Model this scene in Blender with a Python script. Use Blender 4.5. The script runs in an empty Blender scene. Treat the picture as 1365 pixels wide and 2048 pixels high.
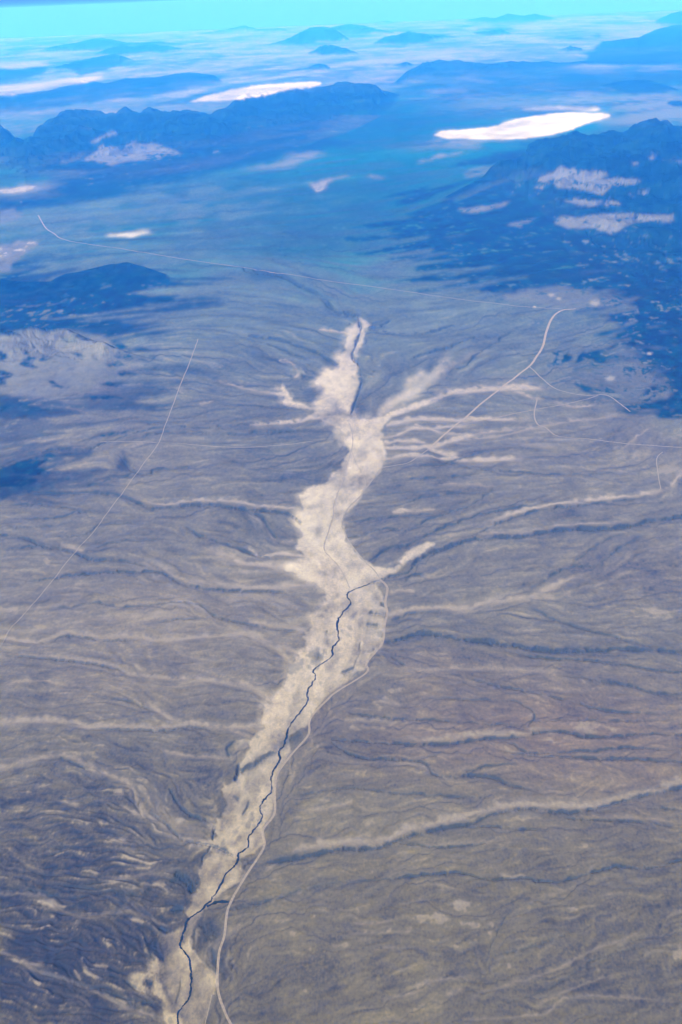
import bpy, math, time
import numpy as np
T0 = time.time()
rng = np.random.default_rng(7)
sc = bpy.context.scene
COL = sc.collection

# ------------------------------------------------------------------ camera, sky, sun, exposure
# one unit is 100 metres: the photograph was taken from an airliner about 11 km up
H = 110.0
F = 2010.0                       # focal length in pixels of the 1365 x 2048 photograph
CX, CY = 682.5, 1024.0
PITCH = math.radians(27.2)
ROLL = math.radians(2.4)
cam_d = bpy.data.cameras.new("camera")
cam = bpy.data.objects.new("camera", cam_d)
COL.objects.link(cam)
cam_d.sensor_fit = 'VERTICAL'
cam_d.angle = 2 * math.atan(CY / F)
cam_d.clip_start = 0.1
cam_d.clip_end = 30000
from mathutils import Matrix, Vector
Mrot = Matrix.Rotation(math.pi / 2 - PITCH, 4, 'X') @ Matrix.Rotation(-ROLL, 4, 'Z')
cam.matrix_world = Matrix.Translation((0, 0, H)) @ Mrot
sc.camera = cam

SUN_EL, SUN_AZ = math.radians(42), math.radians(-132)     # azimuth from the view direction, negative to the left
world = bpy.data.worlds.new("World")
sc.world = world
world.use_nodes = True
wn = world.node_tree
bg = wn.nodes["Background"]
sky = wn.nodes.new("ShaderNodeTexSky")
sky.sky_type = 'NISHITA'
sky.sun_disc = False
sky.sun_elevation = SUN_EL
sky.sun_rotation = SUN_AZ
sky.altitude = 11000
sky.air_density = 0.5
sky.dust_density = 0.0
sky.ozone_density = 8.0
wn.links.new(sky.outputs[0], bg.inputs[0])
bg.inputs[1].default_value = 0.05
sd = bpy.data.lights.new("sun", 'SUN')
sd.energy = 5.0
sd.angle = math.radians(0.5)
sd.color = (1.0, 0.95, 0.88)
sun = bpy.data.objects.new("sun", sd)
COL.objects.link(sun)
sdir = Vector((math.sin(SUN_AZ) * math.cos(SUN_EL), math.cos(SUN_AZ) * math.cos(SUN_EL), math.sin(SUN_EL)))
sun.rotation_euler = sdir.to_track_quat('Z', 'Y').to_euler()
sun.location = (-300, 100, 400)
sc.view_settings.view_transform = 'Standard'
sc.view_settings.look = 'None'
sc.view_settings.gamma = 1
sc.view_settings.use_curve_mapping = False
sc.view_settings.exposure = 1.6
sc.cycles.volume_bounces = 1
sc.cycles.max_bounces = 6

HAZE_COLOR = (0.021, 0.222, 0.95)
HAZE_DENSITY = 0.00098

# ------------------------------------------------------------------ picture trace <-> ground
R3 = np.array(Mrot.to_3x3())
def to_ground(u, v):
    """photo pixel -> point of the level plain"""
    u = np.asarray(u, float); v = np.asarray(v, float)
    d = np.stack([(u - CX) / F, -(v - CY) / F, -np.ones_like(u)], -1) @ R3.T
    t = H / np.maximum(-d[..., 2], 1e-4)
    return d[..., 0] * t, d[..., 1] * t
def to_photo(x, y, z=0.0):
    p = np.stack([x, y, np.asarray(z) - H + 0 * x], -1) @ R3
    w = np.maximum(-p[..., 2], 1e-3)
    return CX + F * p[..., 0] / w, CY - F * p[..., 1] / w

# ------------------------------------------------------------------ working chart (covers more than the frame)
DU = 1.3
U0, U1, V0, V1 = -170.0, 1535.0, 20.0, 2230.0
us = np.arange(U0, U1, DU); vs = np.arange(V0, V1, DU)
NU, NV = len(us), len(vs)
UU, VV = np.meshgrid(us, vs)
UU = UU.astype(np.float32); VV = VV.astype(np.float32)
HOR = 68 - 0.0419 * UU                   # horizon row in the chart
VC = np.maximum(VV, HOR + 1.0)
GX, GY = to_ground(UU, VC)
GX = GX.astype(np.float32); GY = GY.astype(np.float32)
SL = np.sqrt(GX**2 + GY**2 + H * H)
PXL = SL / F                             # across-view size of a pixel on the ground
PXV = PXL * SL / H                       # along-view size of a pixel on the ground

TAB = rng.standard_normal((8, 512, 512)).astype(np.float32)
def noise(x, y, s, seed=0):
    a = 0.7 + seed * 1.3
    ca, sa = math.cos(a), math.sin(a)
    X = (x * ca - y * sa) / s + 37.7 * seed
    Y = (x * sa + y * ca) / s + 11.3 * seed
    xi = np.floor(X); yi = np.floor(Y)
    fx = (X - xi).astype(np.float32); fy = (Y - yi).astype(np.float32)
    xi = xi.astype(np.int64) & 511; yi = yi.astype(np.int64) & 511
    fx = fx * fx * (3 - 2 * fx); fy = fy * fy * (3 - 2 * fy)
    t = TAB[seed % 8]; x1 = (xi + 1) & 511; y1 = (yi + 1) & 511
    a0 = t[yi, xi] * (1 - fx) + t[yi, x1] * fx
    a1 = t[y1, xi] * (1 - fx) + t[y1, x1] * fx
    return (a0 * (1 - fy) + a1 * fy).astype(np.float32)
def fbm(x, y, s, n=4, seed=0, g=0.5):
    o = 0; a = 1.0; tot = 0
    for k in range(n):
        o = o + a * noise(x, y, s / 2**k, seed + k); tot += a * a; a *= g
    return o / math.sqrt(tot) * 1.5
def sample(arr, u, v):
    x = np.clip((u - U0) / DU, 0, NU - 1.001); y = np.clip((v - V0) / DU, 0, NV - 1.001)
    xi = x.astype(np.int32); yi = y.astype(np.int32)
    fx = (x - xi).astype(np.float32); fy = (y - yi).astype(np.float32)
    if arr.ndim == 3: fx = fx[..., None]; fy = fy[..., None]
    return (arr[yi, xi] * (1 - fx) + arr[yi, xi + 1] * fx) * (1 - fy) + (arr[yi + 1, xi] * (1 - fx) + arr[yi + 1, xi + 1] * fx) * fy
def blur(a, r):
    n = max(1, int(round(r / DU)))
    if n < 1: return a
    for _ in range(2):
        for ax in (0, 1):
            p = np.pad(a, [(n + 1, n) if i == ax else (0, 0) for i in range(2)], mode='edge')
            c = np.cumsum(p, axis=ax, dtype=np.float64)
            a = (c[2*n+1:, :] - c[:-2*n-1, :]) / (2*n+1) if ax == 0 else (c[:, 2*n+1:] - c[:, :-2*n-1]) / (2*n+1)
    return a.astype(np.float32)
def smooth(pts, step=4.0):
    """Catmull-Rom through the traced points"""
    p = np.array(pts, float)
    p = np.vstack([2 * p[0] - p[1], p, 2 * p[-1] - p[-2]])
    out = []
    for i in range(1, len(p) - 2):
        n = max(2, int(np.hypot(*(p[i+1] - p[i])) / step))
        t = (np.arange(n) / n)[:, None]
        a, b, c, d = p[i-1], p[i], p[i+1], p[i+2]
        out.append(0.5 * ((2*b) + (-a + c) * t + (2*a - 5*b + 4*c - d) * t**2 + (-a + 3*b - 3*c + d) * t**3))
    out.append(p[-2][None])
    return np.vstack(out)
HAZE_TOP = 115.0
HAZE_G = 0.0
# reflectances
SOIL = np.array((.074, .068, .042), np.float32)
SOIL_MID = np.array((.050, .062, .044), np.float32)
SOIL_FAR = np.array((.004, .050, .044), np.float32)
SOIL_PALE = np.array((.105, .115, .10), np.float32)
SOIL_NEAR = np.array((.067, .058, .024), np.float32)
SANDY = np.array((.140, .122, .085), np.float32)
SAND = np.array((.205, .182, .140), np.float32)
SAND_LOW = np.array((.155, .132, .080), np.float32)
SANDG = np.array((.21, .20, .155), np.float32)
SCRUB = np.array((.016, .021, .016), np.float32)
FORESTC = np.array((.0015, .009, .012), np.float32)
ROCK = np.array((.080, .080, .062), np.float32)
SALT = np.array((.34, .32, .26), np.float32)
ROADC = (.14, .12, .085)
TRACKC = (.17, .145, .10)
CREEKC = (.006, .008, .006)
STREAK = .42
RILL = .6
BRUSH = np.array((.004, .020, .024), np.float32)
TRACKF = (.14, .125, .09)
# ------------------------------------------------------------------ the survey: traced outlines and lines (photo pixels)
WASH_L = [(716,633),(711,648),(700,670),(689,692),(683,717),(676,739),(657,746),(650,783),(637,805),(624,816),(585,800),(577,779),(562,765),(566,782),(545,785),(565,793),(570,812),(628,820),(621,838),(661,846),(668,856),(680,860),(694,875),(700,897),(683,919),(661,952),(647,961),(625,972),(600,992),(603,1018),(600,1038),(611,1059),(597,1082),(588,1097),(608,1111),(600,1123),(570,1141),(597,1147),(612,1156),(648,1176),(652,1205),(646,1229),(629,1249),(605,1270),(611,1293),(588,1322),(573,1352),(570,1377),(551,1392),(529,1410),(522,1436),(530,1457),(507,1472),(493,1505),(478,1534),(467,1560),(445,1575),(440,1593),(447,1611),(434,1641),(427,1666),(431,1673),(423,1688),(420,1710),(405,1725),(398,1746),(398,1772),(383,1794),(372,1820),(368,1849),(346,1864),(295,1878),(300,1898),(321,1919),(288,1941),(270,1965),(290,1985),(315,1996),(322,2021),(338,2048),(320,2120),(300,2230)]
WASH_R = [(420,2230),(415,2120),(398,2060),(405,2036),(420,2003),(434,1970),(433,1952),(405,1930),(387,1904),(379,1871),(387,1842),(416,1812),(442,1787),(478,1761),(489,1747),(478,1721),(511,1706),(526,1688),(524,1655),(540,1622),(544,1589),(548,1556),(562,1527),(580,1505),(577,1490),(573,1472),(606,1454),(617,1436),(655,1388),(727,1344),(734,1318),(753,1300),(757,1296),(763,1264),(770,1229),(764,1190),(750,1170),(764,1157),(793,1144),(811,1126),(852,1103),(874,1087),(852,1084),(816,1100),(802,1129),(772,1138),(749,1132),(723,1120),(705,1100),(693,1076),(685,1059),(685,1038),(699,1018),(720,1000),(740,965),(756,944),(775,919),(775,904),(768,895),(771,886),(764,871),(764,856),(786,834),(830,820),(870,805),(874,794),(850,799),(811,815),(770,830),(734,838),(716,838),(705,820),(712,790),(720,765),(720,735),(716,706),(730,677),(740,655),(732,640)]
WASH_ARM = [(734,838),(770,812),(800,790),(820,762),(850,737),(865,717),(885,700),(898,712),(893,733),(878,750),(850,775),(830,798),(790,822),(760,842)]
CREEK = [(740,1167),(714,1176),(697,1184),(695,1193),(702,1205),(688,1221),(679,1234),(676,1249),(677,1265),(676,1281),(667,1293),(664,1312),(648,1324),(628,1339),(630,1355),(614,1384),(616,1399),(606,1417),(586,1441),(575,1461),(570,1487),(559,1501),(559,1520),(544,1549),(542,1582),(524,1604),(520,1622),(524,1637),(498,1673),(497,1692),(477,1708),(475,1725),(453,1746),(442,1768),(420,1801),(400,1822),(376,1838),(367,1864),(361,1889),(379,1919),(383,1952),(379,1992),(357,2025),(356,2048),(350,2090),(330,2150),(320,2220)]
CREEK_SIDE = [(458,1804),(446,1804),(434,1805),(424,1808),(414,1812)]
CREEK_UP = [(667,1015),(667,1029),(658,1059),(649,1088),(651,1103),(664,1117),(682,1138),(690,1152),(700,1175)]
CREEK_TOP = [(696,840),(704,862),(706,885),(700,911),(692,935),(688,955),(680,975),(670,1000),(667,1015)]
CREEK_TOP2 = [(706,905),(712,925),(722,941),(731,963),(724,988),(700,1009)]
ROAD_MAIN = [(761,1158),(775,1176),(771,1205),(775,1226),(770,1249),(764,1287),(734,1325),(733,1346),(673,1384),(655,1400),(621,1437),(617,1470),(584,1509),(555,1549),(550,1586),(549,1628),(526,1662),(528,1695),(489,1757),(460,1809),(453,1838),(449,1871),(438,1911),(436,1977),(449,2021),(462,2048),(490,2100),(520,2150),(540,2220)]
ROAD_UP = [(761,1158),(749,1140),(723,1115),(700,1085),(690,1065),(684,1045),(695,1018),(722,990),(745,960),(762,938),(790,931),(815,926),(838,912),(859,897)]
ROAD_STRAIGHT = [(859,897),(900,860),(950,819),(999,778),(1030,755),(1060,732),(1075,712),(1086,693),(1094,662),(1106,635),(1125,621),(1152,618)]
HIGHWAY = [(77,431),(92,456),(108,467),(138,482),(256,500),(359,518),(492,536),(590,551),(665,563),(768,577),(885,594),(1019,611),(1063,614),(1126,619)]
ROAD_LEFT = [(397,679),(381,722),(364,763),(348,806),(331,850),(316,890),(284,932),(251,978),(222,1017),(190,1061),(154,1100),(130,1130),(103,1165),(51,1226),(18,1262),(0,1296),(-40,1350)]
ROAD_LEFT_CROSS = [(200,884),(246,883),(359,888),(462,895),(564,891),(626,883)]
ROAD_RIGHT_A = [(1060,734),(1104,773),(1138,786),(1172,791),(1213,792),(1237,805),(1261,824)]
ROAD_RIGHT_B = [(1075,798),(1069,829),(1075,848),(1091,856),(1118,873),(1190,880),(1275,889),(1365,895),(1480,905)]
ROAD_RIGHT_C = [(880,858),(951,843),(1070,820),(1138,807),(1196,792)]
ROAD_RIGHT_D = [(1326,904),(1314,918),(1317,952),(1322,978)]
ROAD_SMALL = [(580,1174),(626,1170),(645,1180),(670,1198)]
TRACK_OLD = [(1034,1801),(1014,1832),(993,1873),(975,1914),(975,1945)]
TRACK_BOTTOM = [(424,1990),(415,2030),(411,2048),(405,2110)]

# kind (S sand band, D dark line of scrub and painted bank shade, G only guides the drainage), width px, strength, points
LINES = [
('D',6,.9,[(811,1148),(817,1145),(842,1116),(893,1094),(969,1075),(1051,1072),(1121,1059),(1229,1056),(1311,1040),(1365,1032),(1500,1015)]),
('D',3,.8,[(740,1167),(775,1155),(811,1148)]),
('S',4,.5,[(905,1082),(969,1067),(1051,1064),(1121,1051),(1229,1046),(1300,1036)]),
('D',5,.8,[(490,540),(520,543),(560,550),(600,570),(640,590),(660,612),(690,625),(716,631)]),
('D',4,.8,[(640,588),(655,600),(672,622),(685,628)]),
('D',4,.9,[(716,631),(722,655),(716,681),(705,710),(720,736),(722,772),(711,805),(705,827)]),
('D',4,.7,[(742,655),(756,655),(782,640)]),('D',3,.6,[(740,660),(800,667),(866,662),(940,645)]),
('D',3,.7,[(1000,670),(940,677),(903,692),(866,703),(830,715)]),('D',3,.6,[(1030,660),(987,688),(958,706),(929,732),(899,743)]),
('S',5,.3,[(990,700),(940,712),(900,735),(860,770)]),
('D',4,.6,[(500,673),(555,677),(592,690),(639,706),(650,714),(676,730)]),('D',3,.5,[(480,675),(537,688),(592,710),(625,716)]),
('S',3,.6,[(639,660),(701,668)]),('S',2.5,.5,[(560,722),(585,728),(596,745)]),('S',5,.8,[(592,755),(596,748)]),
('S',5,.85,[(500,849),(592,844),(621,836),(660,832)]),('S',4,.5,[(430,760),(480,775),(545,787)]),
('S',3,.6,[(395,808),(430,802)]),
# fingers on the right of the upper wash
('S',5,.9,[(775,850),(815,840),(866,838),(921,840),(1000,838),(1070,842)]),('S',5,.8,[(756,876),(797,869),(822,858),(866,856),(903,853),(960,850)]),
('S',6,1.,[(750,895),(815,895),(859,893),(903,882),(940,871),(980,862)]),('S',4,.8,[(765,888),(811,882),(850,886)]),
('S',6,.9,[(765,918),(804,911),(852,911),(903,919),(1000,919),(1060,915)]),('S',7,.8,[(859,897),(885,907),(921,911)]),
('S',4,.6,[(830,850),(900,868),(1000,862),(1075,850)]),('S',4,.5,[(900,882),(1000,872),(1084,853),(1150,842),(1207,836),(1241,827),(1278,829)]),
('S',8,1.,[(866,798),(900,786),(934,781),(968,779),(1000,776),(1053,776),(1091,777),(1106,773)]),
('S',5,.6,[(1010,778),(1040,786),(1063,795),(1097,800)]),('S',4,.6,[(1100,800),(1140,812),(1180,812),(1197,803)]),('S',2,.5,[(860,845),(951,842),(1030,838)]),
('S',4,.5,[(1240,905),(1260,885),(1300,855),(1310,850)]),
('D',3,.5,[(880,920),(975,939),(1134,948),(1250,945)]),('D',3,.5,[(842,932),(900,925),(960,905),(1040,895),(1120,905)]),('D',2.5,.5,[(790,960),(870,955),(960,948)]),
('S',5,.4,[(1000,905),(1060,890),(1120,895)]),
# left middle
('D',4,.6,[(0,999),(51,988),(154,986),(231,988),(277,1004),(303,1017),(359,1011),(436,1009),(487,1017),(564,1024),(590,1035),(602,1045)]),
('D',7,.5,[(290,1014),(340,1014),(400,1007),(450,1012),(500,1022)]),
('S',4,.7,[(256,978),(270,995),(282,1001),(333,1009),(385,1001),(462,1002),(513,1010),(590,1017)]),
('D',3,.6,[(333,846),(359,850),(300,858),(250,872),(180,895),(100,900),(0,930)]),('D',3,.5,[(190,840),(260,842),(330,846),(400,856),(460,850),(560,845)]),
('D',3,.6,[(277,947),(240,955),(160,975)]),('D',3,.5,[(231,895),(250,925),(277,947),(330,938),(420,930)]),
('D',6,.4,[(210,895),(330,865),(450,868),(600,860)]),
('D',4,.6,[(-80,1062),(0,1070),(51,1076),(87,1091),(144,1101),(179,1117),(256,1122),(287,1132),(330,1142)]),('S',5,.7,[(120,1090),(154,1097),(172,1104)]),
('D',3,.6,[(0,1098),(60,1094),(87,1091)]),('D',3,.5,[(0,1038),(40,1037),(110,1035),(170,1022),(200,1030)]),('D',3,.4,[(0,1052),(80,1052),(150,1042)]),
('D',2.5,.5,[(0,1011),(70,1008),(130,1014),(175,1022),(190,1036)]),
('D',2.5,.5,[(100,1075),(170,1068),(210,1048),(290,1045)]),('D',2.5,.4,[(190,1098),(230,1085),(330,1078)]),
('D',4,.7,[(0,1170),(77,1160),(179,1147),(287,1142),(328,1147),(359,1163),(410,1176),(462,1181),(564,1183)]),
('S',6,.5,[(240,1115),(282,1129),(328,1138),(359,1157),(436,1168),(513,1175),(560,1172),(615,1170)]),
('S',5,.8,[(500,1101),(523,1113),(559,1108),(610,1112)]),('S',8,.8,[(470,1122),(500,1127),(544,1130),(600,1144)]),('S',8,.7,[(430,1172),(500,1176),(559,1174),(626,1168)]),
('S',9,.5,[(400,1095),(440,1105),(500,1127)]),
('D',4,.6,[(370,1050),(400,1070),(460,1090),(500,1106),(540,1115)]),('D',5,.6,[(480,1020),(520,1030),(540,1060),(560,1085)]),('S',4,.5,[(500,1030),(530,1050),(550,1080),(590,1083)]),
('S',5,.7,[(-60,1268),(0,1276),(67,1286),(92,1278),(133,1266),(164,1270),(205,1273),(272,1273),(318,1281),(385,1276),(462,1270),(503,1268),(538,1283),(590,1304),(612,1316)]),
('S',5,.6,[(0,1309),(67,1311),(154,1319),(221,1329),(256,1347),(272,1350),(359,1358),(451,1363),(503,1373),(533,1394),(560,1402)]),
('S',7,.7,[(359,1358),(451,1363),(503,1373),(533,1394),(565,1402)]),
('D',3,.5,[(51,1219),(144,1214),(190,1204),(246,1214),(308,1209),(359,1204),(400,1209),(426,1229),(451,1237),(513,1252),(590,1260)]),
('D',3,.5,[(60,1288),(100,1284),(140,1271),(200,1279),(280,1280)]),('D',3,.6,[(0,1312),(70,1314),(160,1324),(230,1336),(270,1352)]),
('D',2.5,.4,[(300,1250),(340,1240),(420,1236)]),('S',6,.5,[(330,1203),(370,1200),(400,1215),(425,1235),(440,1240)]),
('S',10,.35,[(440,1205),(500,1190),(560,1200),(600,1220)]),('S',7,.6,[(500,1245),(560,1252),(610,1262)]),('S',6,.7,[(500,1272),(550,1295),(580,1325)]),
('S',4,.3,[(0,1225),(60,1218),(150,1210),(200,1212)]),('S',4,.3,[(130,1240),(250,1235),(330,1225),(400,1230)]),
('S',7,.75,[(-60,1450),(0,1445),(67,1440),(144,1442),(174,1453),(256,1453),(318,1455),(379,1447),(441,1453),(513,1453),(540,1447)]),
('S',6,.6,[(287,1401),(318,1422),(349,1442),(379,1447)]),('D',3,.5,[(174,1460),(256,1458),(330,1461),(379,1453),(420,1458)]),('D',3,.5,[(200,1398),(250,1400),(290,1415),(310,1425)]),
('S',5,.5,[(0,1376),(41,1363),(97,1363),(130,1372)]),('S',5,.5,[(441,1453),(470,1462),(500,1475)]),
('S',8,.55,[(-60,1550),(0,1537),(51,1522),(92,1514),(123,1509),(159,1522),(195,1542),(246,1560),(267,1581),(287,1622),(318,1642),(354,1673),(390,1683),(430,1687)]),
('D',4,.5,[(95,1517),(123,1516),(150,1526),(180,1541)]),('D',4,.7,[(338,1576),(369,1622),(405,1637),(428,1642),(427,1678)]),
('S',14,.3,[(270,1560),(300,1600),(350,1650),(400,1675)]),('S',4,.5,[(308,1494),(354,1509),(410,1514),(461,1514)]),
('D',3,.6,[(300,1625),(330,1645),(345,1660),(370,1680),(426,1690),(450,1700),(468,1712)]),('D',10,.4,[(425,1692),(440,1697),(455,1706)]),
('D',4,.6,[(423,1690),(412,1710),(402,1728)]),('D',3,.5,[(461,1514),(455,1500),(470,1480)]),
('D',5,.8,[(478,1530),(476,1550),(470,1560)]),('D',7,.7,[(480,1542),(500,1533),(520,1520),(545,1505),(560,1494)]),('D',5,.5,[(495,1620),(500,1605),(488,1630)]),('D',5,.5,[(470,1590),(480,1600)]),
('S',5,.4,[(-40,1893),(0,1904),(31,1914),(62,1935),(97,1950),(149,1965),(205,1991),(256,2017),(308,2032)]),('S',6,.4,[(40,1915),(62,1932),(90,1925)]),
('S',4,.3,[(-40,1790),(0,1788),(51,1788),(92,1796),(118,1819),(179,1835),(256,1822),(333,1852)]),('S',4,.3,[(205,1765),(256,1755),(308,1745),(359,1737)]),
('D',5,.4,[(0,1780),(60,1780),(140,1800)]),('D',5,.35,[(120,1770),(200,1780),(280,1790)]),('D',6,.4,[(60,1940),(130,1960),(220,1985),(280,2015)]),
('D',12,.7,[(340,1760),(370,1755),(395,1765)]),('D',13,.6,[(350,1742),(375,1765),(385,1780)]),('D',8,.8,[(345,1820),(360,1818),(368,1820)]),('D',6,.6,[(320,1858),(335,1862)]),('D',6,.5,[(260,2000),(300,2005),(320,2010)]),('D',3,.5,[(362,1960),(358,1985),(350,2005)]),
('D',8,.5,[(300,1905),(310,1920)]),('D',6,.4,[(250,1960),(275,1980)]),
('S',5,.9,[(205,1684),(228,1680),(255,1682)]),('S',5,.9,[(303,1768),(330,1771)]),('S',5,1.,[(262,1838),(285,1842)]),('S',4,.8,[(266,1957),(283,1955)]),('S',4,.6,[(120,1600),(160,1612)]),('S',5,.6,[(225,1583),(250,1585)]),('S',4,.6,[(240,1610),(290,1635)]),
('S',4,.7,[(190,1930),(215,1933)]),('S',4,.7,[(270,1733),(300,1736)]),('S',3,.6,[(150,1940),(160,1960)]),('S',4,.5,[(280,1765),(300,1768)]),
('D',16,.35,[(560,1490),(585,1480),(605,1465)]),
# right middle
('S',5,.8,[(1365,945),(1343,970),(1311,984),(1229,995),(1165,1001),(1108,1008),(1051,1020),(994,1039),(950,1062)]),('S',7,.7,[(1420,930),(1365,947),(1345,968),(1330,980)]),
('D',3.5,.7,[(1320,990),(1229,1003),(1165,1009),(1108,1016),(1051,1028),(994,1047),(944,1072),(900,1085)]),
('D',4,.6,[(741,1122),(779,1096),(817,1088),(855,1069),(912,1046),(969,1027),(1058,1010),(1120,995)]),('D',3,.5,[(810,1060),(870,1035),(930,1015),(975,990),(1000,970)]),
('D',2.5,.5,[(695,1075),(730,1070),(765,1058),(800,1060)]),('D',2.5,.5,[(700,1045),(760,1035),(820,1030),(890,1028)]),('D',2.5,.45,[(730,1015),(800,1008),(870,990),(950,985),(1020,990)]),('D',2.5,.4,[(745,990),(820,985),(900,975)]),
('S',5,.8,[(785,1023),(810,1023)]),('S',4,.6,[(810,1022),(855,1020),(870,1018)]),
('S',4,.4,[(880,970),(940,968),(1000,975)]),
('S',7,.75,[(775,1231),(800,1226),(830,1218),(880,1214),(931,1218),(982,1202),(1045,1195),(1089,1180),(1134,1161),(1178,1145),(1200,1135)]),
('D',5,.6,[(1051,1189),(1077,1167),(1134,1135),(1191,1129),(1229,1103),(1260,1084),(1300,1065)]),('D',3,.5,[(1140,1130),(1180,1100),(1210,1080),(1260,1065)]),
('D',4,.4,[(785,1240),(830,1225),(880,1222)]),('S',5,.6,[(780,1186),(800,1180),(830,1184)]),('D',7,.5,[(812,1160),(825,1150),(850,1152)]),
('D',6,.85,[(772,1283),(800,1279),(830,1268),(874,1268),(944,1281),(1007,1287),(1102,1300),(1197,1300),(1260,1297),(1365,1303),(1480,1310)]),
('D',7,.5,[(860,1270),(920,1278),(980,1286),(1060,1296)]),
('D',3,.5,[(982,1287),(1070,1313),(1197,1322),(1317,1341),(1400,1350)]),('D',3,.45,[(1030,1200),(1070,1218),(1108,1237),(1165,1256),(1260,1281),(1340,1300)]),
('S',5,.45,[(800,1334),(850,1340),(906,1338),(982,1338),(1070,1341),(1130,1345)]),('D',3,.5,[(763,1300),(780,1310),(810,1330)]),
('D',9,.5,[(742,1226),(758,1227),(770,1228)]),('D',6,.5,[(735,1249),(760,1250)]),('D',7,.6,[(762,1205),(769,1212)]),('D',5,.8,[(707,1334),(700,1338),(685,1344)]),('D',2.5,.4,[(708,1332),(718,1308),(722,1285)]),('D',3,.4,[(725,1302),(750,1297)]),('D',6,.4,[(700,1355),(720,1345)]),
('D',6,.4,[(655,1260),(653,1268)]),('D',9,.35,[(656,1278),(660,1290)]),('D',8,.3,[(640,1305),(636,1318)]),('D',8,.35,[(654,1305),(650,1300)]),
('D',6,.55,[(1116,1350),(1180,1358),(1255,1370),(1306,1383),(1365,1388),(1480,1390)]),('D',3.5,.6,[(880,1340),(911,1350),(993,1370),(1085,1388),(1152,1404),(1219,1422),(1365,1427)]),
('D',3,.5,[(819,1412),(855,1396),(973,1399),(1034,1404),(1070,1427),(1055,1450),(983,1447),(870,1440),(768,1435),(700,1425)]),('D',2.5,.4,[(1000,1455),(1100,1440),(1230,1442),(1365,1438)]),
('D',4,.75,[(665,1478),(768,1486),(870,1488),(973,1478),(1044,1473),(1091,1463),(1137,1465),(1178,1473),(1229,1473),(1280,1467),(1365,1470),(1480,1470)]),
('S',7,.6,[(790,1480),(814,1478),(870,1480),(952,1470),(1034,1468),(1091,1458),(1120,1460)]),
('D',3.5,.65,[(973,1478),(1024,1486),(1055,1504),(1126,1504),(1200,1500),(1275,1494),(1321,1499),(1365,1498)]),('D',3,.6,[(983,1494),(1024,1506),(1126,1514),(1280,1519),(1365,1524),(1480,1528)]),
('D',4,.7,[(665,1485),(685,1499),(732,1517),(819,1519),(855,1529),(875,1550),(973,1552),(1034,1573),(1100,1580)]),('D',3,.45,[(920,1550),(960,1535),(1000,1530),(1040,1525)]),('S',4,.35,[(760,1524),(830,1530),(900,1560),(950,1575)]),
('D',2.5,.4,[(840,1520),(870,1510),(885,1500)]),('D',3,.4,[(600,1590),(700,1575),(790,1585),(900,1592),(1000,1596)]),
('S',5,.5,[(745,1405),(775,1404),(800,1410)]),('S',4,.6,[(765,1395),(775,1396)]),('S',5,.5,[(690,1440),(740,1440),(790,1442)]),('S',4,.5,[(720,1452),(770,1458)]),('S',5,.5,[(700,1455),(720,1458)]),('S',4,.5,[(830,1420),(850,1430)]),
('S',4,.5,[(680,1610),(705,1604)]),('S',4,.4,[(600,1622),(650,1618),(700,1604)]),
('S',9,.85,[(1480,1520),(1365,1560),(1321,1578),(1244,1596),(1178,1612),(1106,1610),(1044,1609),(993,1615),(942,1627),(891,1643),(839,1653),(809,1660),(778,1678),(747,1686),(665,1686),(615,1693),(590,1704)]),
('D',6,.7,[(1480,1545),(1365,1574),(1280,1592),(1183,1619),(1126,1624),(1060,1616),(998,1624),(942,1647),(870,1660),(814,1673),(778,1688),(742,1696),(665,1701),(600,1715),(560,1722),(500,1727)]),
('D',9,.35,[(650,1705),(600,1712),(560,1722)]),
('D',3,.5,[(778,1686),(829,1688),(880,1694),(993,1686)]),('S',3,.3,[(829,1684),(880,1690),(993,1682),(1020,1680)]),
('D',3,.55,[(916,1655),(960,1654),(993,1653),(1044,1658),(1100,1660)]),('D',3,.6,[(1116,1622),(1142,1637),(1229,1640),(1306,1645),(1365,1658)]),('S',4,.4,[(1150,1632),(1229,1634),(1306,1638),(1365,1648)]),('D',5,.45,[(1290,1614),(1365,1620)]),
('D',3,.75,[(665,1766),(768,1758),(891,1745),(942,1750),(983,1758),(1055,1755),(1075,1762),(1116,1762),(1157,1753),(1229,1732),(1280,1735),(1321,1732),(1344,1724),(1400,1715)]),
('S',3.5,.9,[(1000,1754),(1030,1753),(1055,1752)]),('D',9,.3,[(700,1762),(640,1772),(580,1788),(520,1808),(460,1818)]),('D',3,.4,[(700,1760),(615,1776),(538,1801),(487,1806)]),('D',6,.3,[(500,1720),(470,1722)]),
('D',2,.3,[(1034,1801),(1014,1832),(993,1873),(975,1914),(975,1945)]),
('S',4,.3,[(921,2027),(942,2017),(950,1991),(973,1981),(1050,1960),(1126,1935),(1178,1904),(1280,1863),(1293,1811)]),
('S',4,.35,[(885,2047),(973,2037),(1085,2029),(1116,2006),(1147,1994),(1229,1994),(1365,2004)]),('S',4,.35,[(750,2000),(829,1986),(844,1968),(921,1955),(962,1955)]),('S',6,.35,[(890,1990),(930,1978)]),
('S',5,.35,[(700,1850),(760,1846),(800,1835)]),('S',5,.3,[(690,1870),(740,1865),(820,1862)]),('S',4,.25,[(740,1900),(800,1895)]),('D',5,.25,[(980,1910),(1060,1895),(1150,1860)]),
('S',5,.3,[(1060,2020),(1150,1975),(1240,1945)]),('D',4,.3,[(1000,2010),(1100,1975),(1200,1915),(1300,1890)]),
('S',8,.35,[(480,1850),(440,1880),(425,1905),(400,1925)]),('D',12,.4,[(427,1900),(432,1925),(436,1945)]),('D',22,.3,[(405,1850),(420,1865),(430,1880)]),
# guides
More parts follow.
